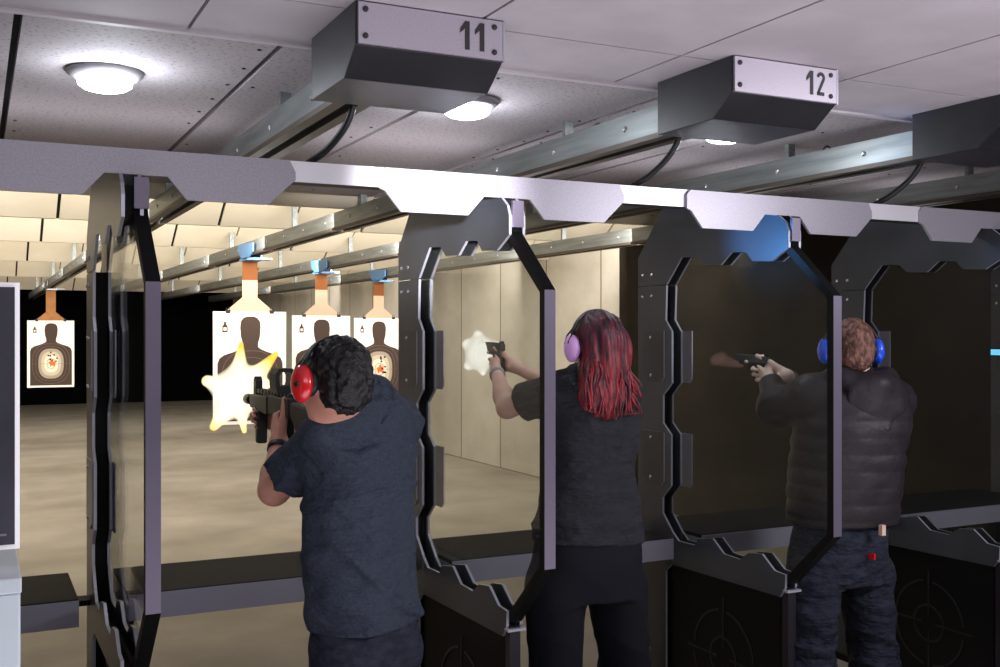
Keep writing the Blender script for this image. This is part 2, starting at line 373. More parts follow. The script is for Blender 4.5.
    MB().box((x-.02, 3.215, 0), (x+.02, 3.25, .70), M_TUBE).build('rear_leg', t)
    MB().box((x-.034, 3.20, .688), (x+.034, 3.23, .696), M_EDGE).build('leg_bracket', t)
    MB().box((x-.05, 3.2, 0), (x+.05, 4.25, .03), M_BLACK).build('base_plate', t)
    return t
plabels = {1: 'leftmost glass booth partition, seen almost edge-on at the left', 2: 'glass booth partition between the rifle shooter and the red-haired woman',
           3: 'glass booth partition with blue light on its arch, left of the hooded shooter', 4: 'dark booth partition just right of the hooded shooter', 5: 'farthest dark booth partition, its post at the right edge of the view'}
for i in (1, 2, 3, 4, 5): partition(PART[i], plabels[i])
t = thing('lane_screen', 'small glowing blue screen fixed to the farthest partition at the right edge', 'screen', (5.31-.049, 4.13, 1.58))
MB().box((5.25, 4.07, 1.57), (5.262, 4.23, 1.615), M_BLACK).build('housing', t)
MB().box((5.247, 4.08, 1.576), (5.2505, 4.22, 1.609), M_SCREEN).build('display', t)

# ------------------------------------------------------------------ overhead beam and its panels
t = thing('overhead_beam', 'long pale metal beam running across above all the booths', 'beam', (2, 3.32, 2.17))
MB().box((-3.1, 3.275, 2.178), (XR-.1, 3.283, 2.243), M_BEAM).build('front_face', t)
MB().box((-3.1, 3.283, 2.225), (XR-.1, 3.42, 2.243), M_BEAM).build('top_flange', t)
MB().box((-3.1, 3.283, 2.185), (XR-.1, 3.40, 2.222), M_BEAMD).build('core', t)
for sx, yy in ((XL+.0, 3.35), (XR-.1, 3.35)): MB().box((sx, 3.28, 2.17), (sx+.1, 3.42, 2.24), M_BEAM).build('wall_bracket', t)
HP = [(-.452,2.242),(-.468,2.225),(-.468,2.172),(-.45,2.165),(-.395,2.10),(-.154,2.10),(-.094,2.167),(.083,2.167),(.139,2.10),(.385,2.10),(.453,2.165),(.471,2.18),(.471,2.205),(.452,2.242)]
for i in (1, 2, 3, 4, 5):
    x = PART[i]
    hp = [(max(min(x+a, XR-.12), -9), b) for a, b in HP]
    if i == 1: hp = [(x-.75, 2.242), (x-.75, 2.1)]+[p for p, (a, b) in zip(hp, HP) if a > -.2]
    o = MB().prism(hp, 0, .012, XZ(3.262), M_HPAN, M_EDGE).build('header_panel', origin=(x, 3.262, 2.17))
    tag(o, ['', 'violet-grey header panel over the leftmost partition', 'bright white header panel over the partition beside the red-haired woman', 'silver header panel above the blue-lit partition arch', 'header panel above the hooded shooter, over the dark partition', 'header panel at the right edge over the farthest partition'][i], 'header panel', 'notched header panels on the overhead beam')

# ------------------------------------------------------------------ numbered lane boxes, cables, rails
DIG = {'1': [[(.0,.72),(.24,1),(.46,1),(.46,0),(.24,0),(.24,.74),(.0,.56)]],
       '2': None, '3': None}
def stroke(pts, w):
    L_, R_ = [], []
    for i, p in enumerate(pts):
        a, b = pts[max(i-1, 0)], pts[min(i+1, len(pts)-1)]
        d = Vector((b[0]-a[0], b[1]-a[1])).normalized(); n = Vector((-d.y, d.x))*w/2
        L_.append((p[0]+n.x, p[1]+n.y)); R_.append((p[0]-n.x, p[1]-n.y))
    return [[L_[i], L_[i+1], R_[i+1], R_[i]] for i in range(len(pts)-1)]
arc = lambda cx, cy, rx, ry, a0, a1, n=12: [(cx+rx*math.cos(math.radians(a0+(a1-a0)*k/n)), cy+ry*math.sin(math.radians(a0+(a1-a0)*k/n))) for k in range(n+1)]
DIG['2'] = stroke(arc(.27, .76, .2, .16, 175, -25)+[(.08, .1)], .15)+[[(0, 0), (.5, 0), (.5, .15), (0, .15)]]
DIG['3'] = stroke(arc(.25, .75, .18, .17, 165, -80)+[(.2, .55)], .15)+stroke([(.2, .53)]+arc(.25, .28, .2, .2, 85, -165), .15)
def lane_box(x, num, label):
    t = thing('lane_box', label, 'lane box', (x, 2.85, 2.4), 'numbered boxes hung from the ceiling')
    x0, x1 = x-.143, x+.29
    prof = [(2.668,2.575),(2.668,2.462),(2.765,2.393),(3.075,2.393),(3.075,2.5775),(2.668,2.5775)]
    MB().prism(prof, x0, x1, YZ(0), M_BOX).build('housing', t, bevel=.003)
    pl = MB().box((x0+.006, 2.660, 2.464), (x1-.004, 2.668, 2.574), M_NUMP).build('number_plate', t)
    MB().box((x1-.003, 2.659, 2.46), (x1+.002, 2.672, 2.576), M_EDGE).build('plate_edge', t)
    mb = MB()
    for sx in (x0+.025, x1-.03):
        for z in (2.485, 2.555): mb.lathe([(.008, 0), (.008, .003), (.004, .005)], (sx, 2.66, z), M_INK, 10, (0, -1, 0))
    loose(mb, 'screw', pl)
    mb = MB(); h = .078; cx = x1-.135
    for ch in num:
        for poly in DIG[ch]:
            mb.prism([(cx+a*h*.8, 2.483+b*h) for a, b in poly], -.0015, 0, XZ(2.66), M_INK)
        cx += .045
    tag(mb.build('numerals', pl), 'dark numerals reading '+num)
    pts = [(x-.02, 3.0, 2.42), (x-.01, 3.08, 2.36), (x-.03, 3.18, 2.32), (x-.06, 3.27, 2.27), (x-.075, 3.34, 2.245)]
    pts = [(x0+.16, 3.07, 2.52), (x0+.17, 3.12, 2.50), (x0+.165, 3.17, 2.42), (x0+.15, 3.22, 2.35), (x0+.11, 3.29, 2.285), (x0+.06, 3.34, 2.246)]
    sp = []
    for i in range(len(pts)-1):
        p0, p1, p2, p3 = [Vector(pts[max(0, min(len(pts)-1, i+k))]) for k in (-1, 0, 1, 2)]
        for s_ in range(6):
            u = s_/6; sp.append(.5*((2*p1)+(-p0+p2)*u+(2*p0-5*p1+4*p2-p3)*u*u+(-p0+3*p1-3*p2+p3)*u**3))
    sp.append(Vector(pts[-1]))
    MB().tube(sp, .0115, M_CABLE, 10).build('power_cable', t, True)
lane_box(LANE[1], '11', 'dark hanging box with a silver plate numbered 11')
lane_box(LANE[2]+.02, '12', 'dark hanging box with a silver plate numbered 12')
lane_box(LANE[3]+.03, '13', 'dark hanging box at the right edge, beyond number 12')
rl = {1: 'steel target rail running to the leftmost, most distant target', 2: 'steel target rail over the target behind the muzzle flash of the rifle', 3: 'steel target rail over the middle of the three nearer targets', 4: 'steel target rail over the target beside the left-centre partition post'}
for i in (1, 2, 3, 4):
    x = LANE[i]; t = thing('target_rail', rl[i], 'rail', (x, 3.2, 2.4), 'target rails running down the range')
    y0, y1 = 3.09, 24.0
    mb = MB(); mb.box((x-.045, y0, 2.425), (x-.038, y1, 2.52), M_RAIL); mb.box((x+.038, y0, 2.425), (x+.045, y1, 2.52), M_RAIL); mb.box((x-.045, y0, 2.52), (x+.045, y1, 2.53), M_RAIL)
    mb.build('channel', t)
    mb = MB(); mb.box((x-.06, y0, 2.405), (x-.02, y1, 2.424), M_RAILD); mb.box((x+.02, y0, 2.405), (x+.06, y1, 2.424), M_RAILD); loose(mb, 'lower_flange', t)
    k = 0
    for y in (3.9, 5.4, 6.55, 8.2, 10.5, 13.3, 17.0, 21.5):
        zt = 2.6 if y < 6.5 else 2.985
        MB().box((x-.02, y, 2.53), (x+.02, y+.025, zt), M_RAIL).build('hanger', t)
    mb = MB()
    for y in [3.4+.55*k for k in range(30)]: mb.lathe([(.012, 0), (.012, .004), (.006, .008)], (x-.045, y, 2.475), M_BOLT, 10, (-1, 0, 0))
    loose(mb, 'rivet', t)
for x, y, lb in ((2.39, 3.87, 'small ring screwed under the ceiling boards nearer the middle lane'), (3.66, 3.855, 'small ring screwed under the ceiling boards above the hooded shooter')):
    mb = MB(); pts = [(x+.026*math.cos(a), y, 2.57+.026*math.sin(a)) for a in [2*PI*k/20 for k in range(21)]]
    mb.tube(pts, .004, M_RUB, 8); mb.tube([(x, y, 2.594), (x, y, 2.605)], .004, M_RUB, 8)
    tag(mb.build('ceiling_ring', origin=(x, y, 2.57)), lb, 'ring', 'rings under the ceiling')
def ceiling_light(x, y, label):
    t = thing('ceiling_light', label, 'ceiling light', (x, y, 2.6), 'round LED ceiling lights')
    MB().lathe([(.125, 0), (.125, -.012), (.108, -.026), (.09, -.03), (.09, 0)], (x, y, 2.6), M_LEDH, 40).build('rim', t, True)
    MB().lathe([(.092, -.028), (.088, -.05), (.07, -.062), (.04, -.07), (.0, -.071)], (x, y, 2.6), M_LED, 40).build('lens', t, True)
ll = {1: 'round LED ceiling light above the leftmost partition', 2: 'round LED ceiling light just under box number 11', 3: 'round LED ceiling light half hidden by box number 12', 4: 'round LED ceiling light hidden behind the farthest box'}
for i in (1, 2, 3): ceiling_light([0, .40, 1.70, 2.93][i], [0, 3.86, 3.72, 3.70][i], ll[i])

# ------------------------------------------------------------------ shooting counters
def counter(i, label):
    a, b = PART[i]+.045, PART[i+1]-.115
    if i == 5: b = XR-.06
    t = thing('shooting_counter', label, 'counter', ((a+b)/2, 4.05, .7), 'black counters at the front of the lanes')
    MB().box((a, 3.85, .782), (b, 4.30, .80), M_COUNT).build('counter_top', t, bevel=.003)
    mb = MB(); mb.box((a, 3.84, .708), (b, 3.852, .796), M_FASC); mb.box((a, 3.852, .708), (a+.012, 4.3, .782), M_FASC); mb.box((b-.012, 3.852, .708), (b, 4.3, .782), M_FASC)
    mb.build('fascia', t)
    MB().box((a+.012, 3.86, .705), (b-.012, 4.29, .78), M_BLACK).build('underside', t)
    for xx in (a+.02, b-(.21 if i == 0 else .05)): MB().box((xx, 4.1, 0), (xx+.03, 4.16, .705), M_BLACK).build('leg', t)
    mb = MB(); mb.box((b-.01, 4.1, .715), (PART[i+1]-.039 if i < 5 else XR, 4.18, .735), M_BLACK); mb.box((PART[i]+.039, 4.1, .715), (a+.01, 4.18, .735), M_BLACK); loose(mb, 'bracket', t)
cl = ['black counter at the left edge, behind the pale pedestal', 'black counter in front of the rifle shooter', 'black counter in front of the red-haired woman', 'black counter in front of the hooded shooter', 'black counter right of the hooded shooter', '']
for i in (0, 1, 2, 3, 4): counter(i, cl[i])

# ------------------------------------------------------------------ targets
def target(i, y, label, x=None):
    x = LANE[i] if x is None else x; g = ['', 'faraway target at the left', 'target behind the rifle flash', 'middle target of the nearer three', 'target beside the partition post'][i]
    t = thing('target_carrier', 'blue and grey carrier holding the '+g, 'carrier', (x, y, 2.4), 'target carriers on the rails')
    blue = M_CARB if i > 1 else M_CARG
    fnc = lambda p, q, t: (x-.078+t, y+p, q)
    MB().prism([(-.5, 2.50), (.1, 2.52), (.06, 2.43), (-.08, 2.37), (-.3, 2.37), (-.5, 2.42)], 0, .014, fnc, blue).build('carrier_body', t, bevel=.004)
    MB().box((x-.078, y-.3, 2.362), (x+.08, y+.02, 2.384), blue).build('under_plate', t)
    MB().box((x+.066, y-.2, 2.362), (x+.078, y+.02, 2.50), M_CARG).build('far_plate', t)
    MB().box((x+.078, y-.1, 2.375), (x+.2, y+.0, 2.40), M_CARG).build('side_arm', t, bevel=.004)
    MB().box((x-.035, y-.056, 2.32), (x+.035, y-.03, 2.362), M_CARG).build('clamp', t)
    h = thing('cardboard_hanger', 'cardboard strip flaring out to hold the '+g, 'hanger', (x, y-.05, 1.9), 'cardboard target hangers')
    lo, hi = (M_CARD, M_CARD) if i == 1 else (M_CARDP, M_CARDD)  # light put into the colour: strip shaded at the top, lit pale below
    MB().prism([(x-.07, 2.19), (x+.07, 2.19), (x+.07, 2.358), (x-.07, 2.358)], 0, .005, XZ(y-.062), hi).build('top_strip', h)
    MB().prism([(x-.07, 2.19), (x-.07, 2.03), (x-.2, 1.92), (x-.2, 1.87), (x+.2, 1.87), (x+.2, 1.92), (x+.07, 2.03), (x+.07, 2.19)], 0, .005, XZ(y-.062), lo).build('flared_strip', h)
    for sx in (-.2, .2):
        mb = MB(); mb.box((x+sx-.02, y-.074, 1.885), (x+sx+.02, y-.052, 1.915), M_RUB); mb.tube([(x+sx-.012, y-.063, 1.915), (x+sx-.012, y-.063, 1.94), (x+sx+.012, y-.063, 1.94), (x+sx+.012, y-.063, 1.915)], .003, M_RUB, 6)
        mb.build('binder_clip', h)
    z0, z1, w = .87, 1.90, .67
    U = lambda u, v: (x+(u-.5)*w, z1-v*(z1-z0))
    p = thing('paper_target', label, 'target', (x, y-.07, z0), 'paper silhouette targets')
    MB().prism([U(0, 1), U(1, 1), U(1, 0), U(0, 0)], 0, .002, XZ(y-.066), M_PAPER).build('sheet', p)
    sil = [(.06,.97),(.06,.46),(.085,.415),(.15,.385),(.27,.36),(.36,.335),(.40,.315),(.40,.28),(.375,.22),(.365,.14),(.375,.085),(.41,.055),(.46,.042),(.55,.042),(.60,.055),(.635,.085),(.645,.14),(.635,.22),(.61,.28),(.61,.315),(.65,.335),(.74,.36),(.86,.385),(.925,.415),(.95,.46),(.95,.97)]
    MB().prism([U(*q) for q in sil], 0, .0015, XZ(y-.0678), M_SIL).build('silhouette', p)
    def oval(ru, rv, k, m, n=40, sq=2.6):
        out = []
        for j in range(n):
            a = 2*PI*j/n; c_, s_ = math.cos(a), math.sin(a)
            out.append(U(.505+ru*math.copysign(abs(c_)**(2/sq), c_), .645+rv*math.copysign(abs(s_)**(2/sq), s_)))
        return out
    def ringline(mb, ru, rv, k, wd=.008):
        a, b = oval(ru, rv, k, 0), oval(ru-wd, rv-wd*.65, k, 0)
        for j in range(40):
            mb.prism([a[j], a[(j+1) % 40], b[(j+1) % 40], b[j]], 0, .001, XZ(y-.0688-k*.001), M_SIL2)
    mb = MB()
    if i in (1, 4):
        ringline(mb, .40, .30, 0); ringline(mb, .33, .26, 0)
        for ru, rv, k, m in ((.27, .225, 1, M_RING1), (.21, .18, 2, M_RING2), (.145, .13, 3, M_RING3)): mb.prism(oval(ru, rv, k, m), 0, .001, XZ(y-.0688-k*.001), m)
        ringline(mb, .09, .075, 4)
    else:
        for ru, rv in ((.40, .30), (.3, .24), (.2, .17)): ringline(mb, ru, rv, 0)
    mb.box((U(.08, 0)[0], y-.0735, U(0, .648)[1]), (U(.93, 0)[0], y-.0732, U(0, .645)[1]), M_SIL2)
    mb.build('scoring_rings', p)
    if i in (1, 4):
        rg = random.Random(i); mb = MB(); c = U(.53, .645)
        poly = [(c[0]+(.045+.02*rg.random()*(1 if j % 2 else -1))*math.cos(2*PI*j/11), c[1]+(.05+.03*(1 if j % 2 else -1)*rg.random())*math.sin(2*PI*j/11)) for j in range(11)]
        mb.prism(poly, 0, .001, XZ(y-.0745), M_ORNG); mb.build('orange_splash', p)
        mb = MB()
        for j in range(9): 
            c = U(.50+rg.uniform(-.06, .14), .56+rg.uniform(-.09, .16)); mb.lathe([(.013, 0), (.013, .001)], (c[0], y-.0765, c[1]), M_HOLE, 10, (0, 1, 0))
        loose(mb, 'bullet_hole', p)
    mb = MB(); c = U(.16, .135)
    mb.prism([(c[0]+a*.03, c[1]+b*.05) for a, b in ((-.8,-1),(.8,-1),(.8,.1),(.35,.45),(.35,.9),(-.35,.9),(-.35,.45),(-.8,.1))], 0, .001, XZ(y-.068), M_SIL)
    mb.prism([(c[0]+a*.03, c[1]+b*.05) for a, b in ((-.45,-.7),(.45,-.7),(.45,-.1),(-.45,-.1))], 0, .001, XZ(y-.0692), M_RING3)
    tag(mb.build('small_emblem', p), 'tiny printed emblem in the upper corner')
target(1, 17.8, 'faraway paper silhouette target with an orange hit, at the left', 1.05)
target(2, 9.8, 'paper silhouette target behind the rifle flash', 2.262)
target(3, 11.6, 'paper silhouette target partly behind the rifle shooter\'s head, middle of the nearer three', 3.48)
target(4, 13.1, 'paper silhouette target with an orange hit, beside the partition post', 4.70)

# ------------------------------------------------------------------ sign and pedestal at the left edge
t = thing('pedestal', 'pale blue-grey pedestal at the bottom left corner', 'pedestal', (-.16, 2.3, 0))
MB().box((-.40, 2.22, 0), (.078, 2.55, 1.205), M_PED).build('cabinet', t, bevel=.004)
MB().box((-.405, 2.215, 1.205), (.080, 2.555, 1.235), M_PED).build('top_slab', t, bevel=.003)
t = thing('framed_sign', 'dark sign with a white border standing above the pale pedestal', 'sign', (-.3, 2.3, 1.235))
MB().box((-.62, 2.29, 1.277), (.079, 2.305, 1.80), M_WHITEB).build('white_border', t)
mb = MB().box((-.61, 2.284, 1.287), (.070, 2.292, 1.791), M_SIGN)
mb.build('sign_face', t)
mb = MB()
for k, (a, b) in enumerate(((-.02, .055), (-.02, .03))): mb.box((a-.02, 2.2825, 1.305+.012*k), (b, 2.2842, 1.309+.012*k), mat('sign_print', '#77767e', .6))
mb.build('small_print', t)
mb = MB(); mb.box((-.34, 2.305, 1.235), (-.30, 2.325, 1.7), M_BLACK); mb.box((-.42, 2.26, 1.235), (-.2, 2.37, 1.25), M_BLACK); mb.build('stand', t)
#SDFPART
# ------------------------------------------------------------------ figures: smooth distance fields turned into one skin
def A(*v): return np.array(v, dtype=float)
def unit(v): v = np.asarray(v, float); return v/np.linalg.norm(v)
def rotm(x, z=None):                       # columns: x axis, y, z
    x = unit(x); z = A(0, 0, 1) if z is None else unit(z)
    y = unit(np.cross(z, x)); z = np.cross(x, y); return np.stack([x, y, z], 1)
def cap(a, b, ra, rb=None, k=.02): return ('cap', A(*a), A(*b), ra, ra if rb is None else rb, k)
def cyl(a, b, ra, rb, k=.01): return ('cyl', A(*a), A(*b), ra, rb, k)
def ell(c, r, R=None, k=.02): return ('ell', A(*c), A(*r), np.eye(3) if R is None else R, k)
def loft(secs, k=.03):                     # (z, cx, cy, half width, half depth, azimuth of facing)
    s = np.array(sorted(secs), float); z = np.linspace(s[0, 0], s[-1, 0], 90)
    out = [z]
    for j in range(1, 6):                  # smooth interpolation
        m = np.gradient(s[:, j], s[:, 0]); i = np.clip(np.searchsorted(s[:, 0], z)-1, 0, len(s)-2)
        h = s[i+1, 0]-s[i, 0]; t = (z-s[i, 0])/h
        out.append((2*t**3-3*t**2+1)*s[i, j]+(t**3-2*t**2+t)*h*m[i]+(-2*t**3+3*t**2)*s[i+1, j]+(t**3-t**2)*h*m[i+1])
    return ('loft', np.array(out), k)
def bbox(p, pad):
    if p[0] in ('cap', 'cyl'): r = max(p[3], p[4]); return np.minimum(p[1], p[2])-r-pad, np.maximum(p[1], p[2])+r+pad
    if p[0] == 'ell': r = max(p[2]); return p[1]-r-pad, p[1]+r+pad
    s = p[1]; r = np.maximum(s[3], s[4])
    return A((s[1]-r).min(), (s[2]-r).min(), s[0, 0])-pad, A((s[1]+r).max(), (s[2]+r).max(), s[0, -1])+pad
def pdist(p, X, Y, Z):
    if p[0] in ('cap', 'cyl'):
        a, b, ra, rb = p[1:5]; ab = b-a; L2 = ab.dot(ab)+1e-12
        t = ((X-a[0])*ab[0]+(Y-a[1])*ab[1]+(Z-a[2])*ab[2])/L2
        tc = np.clip(t, 0, 1)
        dx, dy, dz = X-a[0]-tc*ab[0], Y-a[1]-tc*ab[1], Z-a[2]-tc*ab[2]
        if p[0] == 'cap': return np.sqrt(dx*dx+dy*dy+dz*dz)-(ra+(rb-ra)*tc)
        ex, ey, ez = X-a[0]-t*ab[0], Y-a[1]-t*ab[1], Z-a[2]-t*ab[2]
        rad = np.sqrt(ex*ex+ey*ey+ez*ez)-(ra+(rb-ra)*tc)
        return np.maximum(rad, (np.abs(t-.5)-.5)*math.sqrt(L2))
    if p[0] == 'ell':
        c, r, R = p[1:4]; x, y, z = X-c[0], Y-c[1], Z-c[2]
        q = [(R[0, i]*x+R[1, i]*y+R[2, i]*z) for i in range(3)]
        k0 = np.sqrt(sum((q[i]/r[i])**2 for i in range(3))); k1 = np.sqrt(sum((q[i]/r[i]**2)**2 for i in range(3)))+1e-9
        return k0*(k0-1)/k1
    s = p[1]; z = Z; f = [np.interp(z, s[0], s[j]) for j in range(1, 6)]
    x, y = X-f[0], Y-f[1]; c, sn = np.cos(f[4]), np.sin(f[4])
    u = x*c-y*sn; v = x*sn+y*c              # right / forward
    q = (np.abs(u/f[2])**2.4+np.abs(v/f[3])**2.4)**(1/2.4)
    d = (q-1)*np.minimum(f[2], f[3])
    return np.maximum(d, np.maximum(s[0, 0]-z, z-s[0, -1]))
def evalf(prims, lo, hi, h, off=0):
    lo = np.asarray(lo, float); n = np.ceil((np.asarray(hi)-lo)/h).astype(int)+1
    ax = [(lo[i]+h*np.arange(n[i])).astype(np.float32) for i in range(3)]
    G = np.full(n, .06, np.float32)
    for p in prims:
        k = p[-1]; a, b = bbox(p, .06+off+k)
        i0 = np.clip(np.floor((a-lo)/h).astype(int), 0, n); i1 = np.clip(np.ceil((b-lo)/h).astype(int)+1, 0, n)
        if (i1 <= i0).any(): continue
        sl = tuple(slice(i0[i], i1[i]) for i in range(3))
        X, Y, Z = np.meshgrid(*[ax[i][sl[i]] for i in range(3)], indexing='ij', sparse=True)
        d = np.broadcast_to(pdist(p, X, Y, Z)-off, G[sl].shape); g = G[sl]
        e = np.maximum(k-np.abs(g-d), 0)/k
        G[sl] = np.minimum(g, d)-e*e*k*.25
    return G, ax
def nets(G, ax):
    S = G < 0; n = G.shape
    c = np.zeros((n[0]-1, n[1]-1, n[2]-1), np.int8)
    for i in (0, 1):
        for j in (0, 1):
            for k in (0, 1): c += S[i:n[0]-1+i, j:n[1]-1+j, k:n[2]-1+k]
    act = (c > 0) & (c < 8); idx = np.full(c.shape, -1, np.int64); I, J, K = np.nonzero(act); idx[act] = np.arange(len(I))
    acc = np.zeros((len(I), 3)); cnt = np.zeros(len(I))
    cor = [(i, j, k) for i in (0, 1) for j in (0, 1) for k in (0, 1)]
    for a in cor:
        for b in cor:
            if sum(b)-sum(a) == 1 and sum(abs(x-y) for x, y in zip(a, b)) == 1:
                va = G[I+a[0], J+a[1], K+a[2]]; vb = G[I+b[0], J+b[1], K+b[2]]; m = (va < 0) != (vb < 0)
                t = np.where(m, va/(va-vb+1e-12), 0)
                for q in range(3): acc[:, q] += np.where(m, a[q]+(b[q]-a[q])*t, 0)
                cnt += m
    acc /= cnt[:, None]; h = [float(a[1]-a[0]) for a in ax]
    V = np.stack([ax[0][I]+acc[:, 0]*h[0], ax[1][J]+acc[:, 1]*h[1], ax[2][K]+acc[:, 2]*h[2]], 1)
    Fs = []
    for d in range(3):
        s0 = [slice(1, -1)]*3; s0[d] = slice(0, n[d]-1); s1 = list(s0); s1[d] = slice(1, n[d])
        a, b = S[tuple(s0)], S[tuple(s1)]; x = np.nonzero(a != b)
        p = [v.copy() for v in x]
        for q in range(3):
            if q != d: p[q] += 1
        u, v = [(1, 2), (2, 0), (0, 1)][d]
        def at(du, dv):
            r = [p[0].copy(), p[1].copy(), p[2].copy()]; r[u] -= du; r[v] -= dv; return idx[r[0], r[1], r[2]]
        q4 = np.stack([at(1, 1), at(0, 1), at(0, 0), at(1, 0)], 1); fl = ~a[x]
        q4[fl] = q4[fl][:, ::-1]; Fs.append(q4)
    return V, np.concatenate(Fs)
def mesh_np(name, parts, parent, smooth=True):   # parts: [(V, F, material or list per face)]
    me = bpy.data.meshes.new(name); V = np.concatenate([p[0] for p in parts]); o = 0; fs = []; mi = []; mats = []
    for v, f, m in parts:
        if m not in mats: mats.append(m)
        fs.append(f+o); o += len(v); mi += [mats.index(m)]*len(f)
    pl = np.array(parent.location)+(np.array(parent.parent.location) if parent.parent else 0)
    fs = np.concatenate(fs)
    me.vertices.add(len(V)); me.vertices.foreach_set('co', (V-pl).ravel())
    me.loops.add(fs.size); me.loops.foreach_set('vertex_index', fs.ravel())
    me.polygons.add(len(fs)); me.polygons.foreach_set('loop_start', np.arange(0, fs.size, 4)); me.polygons.foreach_set('loop_total', np.full(len(fs), 4))
    for m in mats: me.materials.append(m)
    me.polygons.foreach_set('material_index', mi); me.polygons.foreach_set('use_smooth', [smooth]*len(fs))
    me.update(calc_edges=True); me.validate()
    ob = bpy.data.objects.new(name, me); C.objects.link(ob); ob.parent = parent
    return ob
def grid_xyz(ax): return np.meshgrid(*ax, indexing='ij', sparse=True)
def bounds(prims, pad):
    bb = [bbox(p, pad) for p in prims]; return np.min([b[0] for b in bb], 0), np.max([b[1] for b in bb], 0)
def skin(prims, boxes):
    out = []
    for lo, hi, h in boxes:
        G, ax = evalf(prims, lo, hi, h); out.append(nets(G, ax))
    return out
def hand(w, f, n, s, curl=(35, 60, 45), thumb=(.65, .35, .55), size=1., tri=None):
    w, f = A(*w), unit(f); n = unit(np.asarray(n)-f*np.dot(n, f)); s = unit(np.asarray(s)-f*np.dot(s, f)-n*np.dot(s, n)); pr = []
    offs = (.030, .010, -.010, -.029); R = math.radians
    pr.append(cap(w-f*.01, w+f*.012, .024*size, .024*size, .02))
    for i, o in enumerate(offs):
        b = w+(f*(.088, .092, .088, .08)[i]+s*o)*size
        pr.append(cap(w+(f*.015+s*o*.55)*size, b, .0135*size, .0112*size, .012))
        ang = 0; p = b
        cu = curl if not (i == 0 and tri) else tri
        for j, L_ in enumerate((.043, .027, .021)):
            ang += R(cu[j]); d = f*math.cos(ang)+n*math.sin(ang)
            q = p+d*L_*(.95, 1.04, .98, .8)[i]*size
            pr.append(cap(p, q, (.0092, .0083, .0075)[j]*size, (.0083, .0075, .0062)[j]*size, .004)); p = q
    a = w+(f*.022+s*.022+n*.008)*size; d = unit(f*thumb[0]+s*thumb[1]+n*thumb[2])
    b = a+d*.042*size; d2 = unit(d+f*.35); c = b+d2*.034*size; d3 = unit(d2+f*.3); e = c+d3*.027*size
    pr += [cap(a, b, .0145*size, .0118*size, .01), cap(b, c, .0108*size, .0098*size, .004), cap(c, e, .0098*size, .0075*size, .004)]
    return pr
def head(c, az, pitch=0, roll=0, neck=None):         # c: middle of the skull
    f = A(math.sin(az)*math.cos(pitch), math.cos(az)*math.cos(pitch), -math.sin(pitch)); r = A(math.cos(az), -math.sin(az), 0)
    r = unit(r+A(0, 0, math.sin(roll))); u = unit(np.cross(r, f)); R = np.stack([r, f, u], 1); c = A(*c)
    L = lambda x, y, z: c+r*x+f*y+u*z
    pr = [ell(L(0, -.008, .015), (.075, .094, .092), R, .02), ell(L(0, .035, -.05), (.058, .064, .07), R, .03),
          ell(L(0, .062, -.098), (.028, .026, .02), R, .03), cap(L(0, .094, .004), L(0, .114, -.03), .008, .013, .012),
          cap(L(-.03, .084, .028), L(.03, .084, .028), .011, .011, .015), cap(L(-.02, .09, -.062), L(.02, .09, -.062), .007, .007, .008), cap(L(-.017, .088, -.074), L(.017, .088, -.074), .007, .007, .008)]
    for sx in (-1, 1): pr += [ell(L(sx*.076, -.005, -.012), (.011, .02, .032), R, .008), ell(L(sx*.044, .068, -.03), (.02, .02, .02), R, .02)]
    if neck is not None: pr.append(cap(L(0, -.025, -.05), neck, .054, .06, .03))
    return pr, L, R
def eyes(L): 
    mb = MB()
    return [L(-.031, .086, .006), L(.031, .086, .006)]
def wob(X, Y, Z, f, ph=0):
    return (np.sin(f*X+ph+1.7*np.sin(f*.63*Z+ph))+np.sin(f*Y*1.1+2.1*np.sin(f*.57*X+1.3*ph))+np.sin(f*Z*.93+1.9*np.sin(f*.71*Y+.7*ph)))/3
def band(mb, L, m, x, ztop, wid=.011):               # head band of the ear defenders, ear to ear over the crown
    pts = []
    for k in range(25):
        a = PI*k/24; pts.append(L(-x*math.cos(a), -.004, -.01+(ztop+.01)*math.sin(a)))
    a0, b0 = pts[0], pts[-1]; f = L(0, 1, 0)-L(0, 0, 0)
    vs = []; fs = []; c = L(0, 0, 0)
    for p in pts:
        o = unit(p-c)*.006
        for q in (p-f*wid, p+f*wid, p+f*wid+o, p-f*wid+o): vs.append(q)
    for i in range(24):
        for j in range(4): fs.append((i*4+j, i*4+(j+1) % 4, i*4+4+(j+1) % 4, i*4+4+j))
    mb.raw(vs, fs, m); return mb
def muffs(L, R, cupm, bandm, label, x=.097, z=.102, logo=False, cs_=1.):
    base = L(0, 0, -.02); t = thing('ear_defenders', label, 'ear defenders', tuple(base))
    band(MB(), L, bandm, x+.012, z+.012).build('headband', t, False)
    RM = Matrix([list(R[i]) for i in range(3)])
    for sx in (-1, 1):
        c = L(sx*(x+.012), 0, -.016)
        cup = MB(); cup.ball(c, (.026*cs_, .038*cs_, .052*cs_), cupm, RM, 24, 16); cu = cup.build('ear_cup', t, True)
        cs = MB(); ax = R[:, 0]*sx
        cs.lathe([(.030, -.012), (.036, -.006), (.036, .006), (.03, .012)], L(sx*(x-.012), 0, -.014), M_RUB, 24, tuple(ax)); cs.build('ear_cushion', t, True)
        if logo: 
            k = MB(); k.lathe([(.008, 0), (.008, .006), (.005, .008)], L(sx*(x+.034), -.012, -.022), M_RUB, 14, tuple(ax)); k.build('knob', cu)
        y = MB()
        for dy in (-.014, .014): y.tube([L(sx*(.84*(x+.012)+.004), dy*.4, .055), L(sx*(x+.02), dy, .03), L(sx*(x+.034), dy*.7, .0)], .003, bandm, 8)
        loose(y, 'yoke', t)
    return t
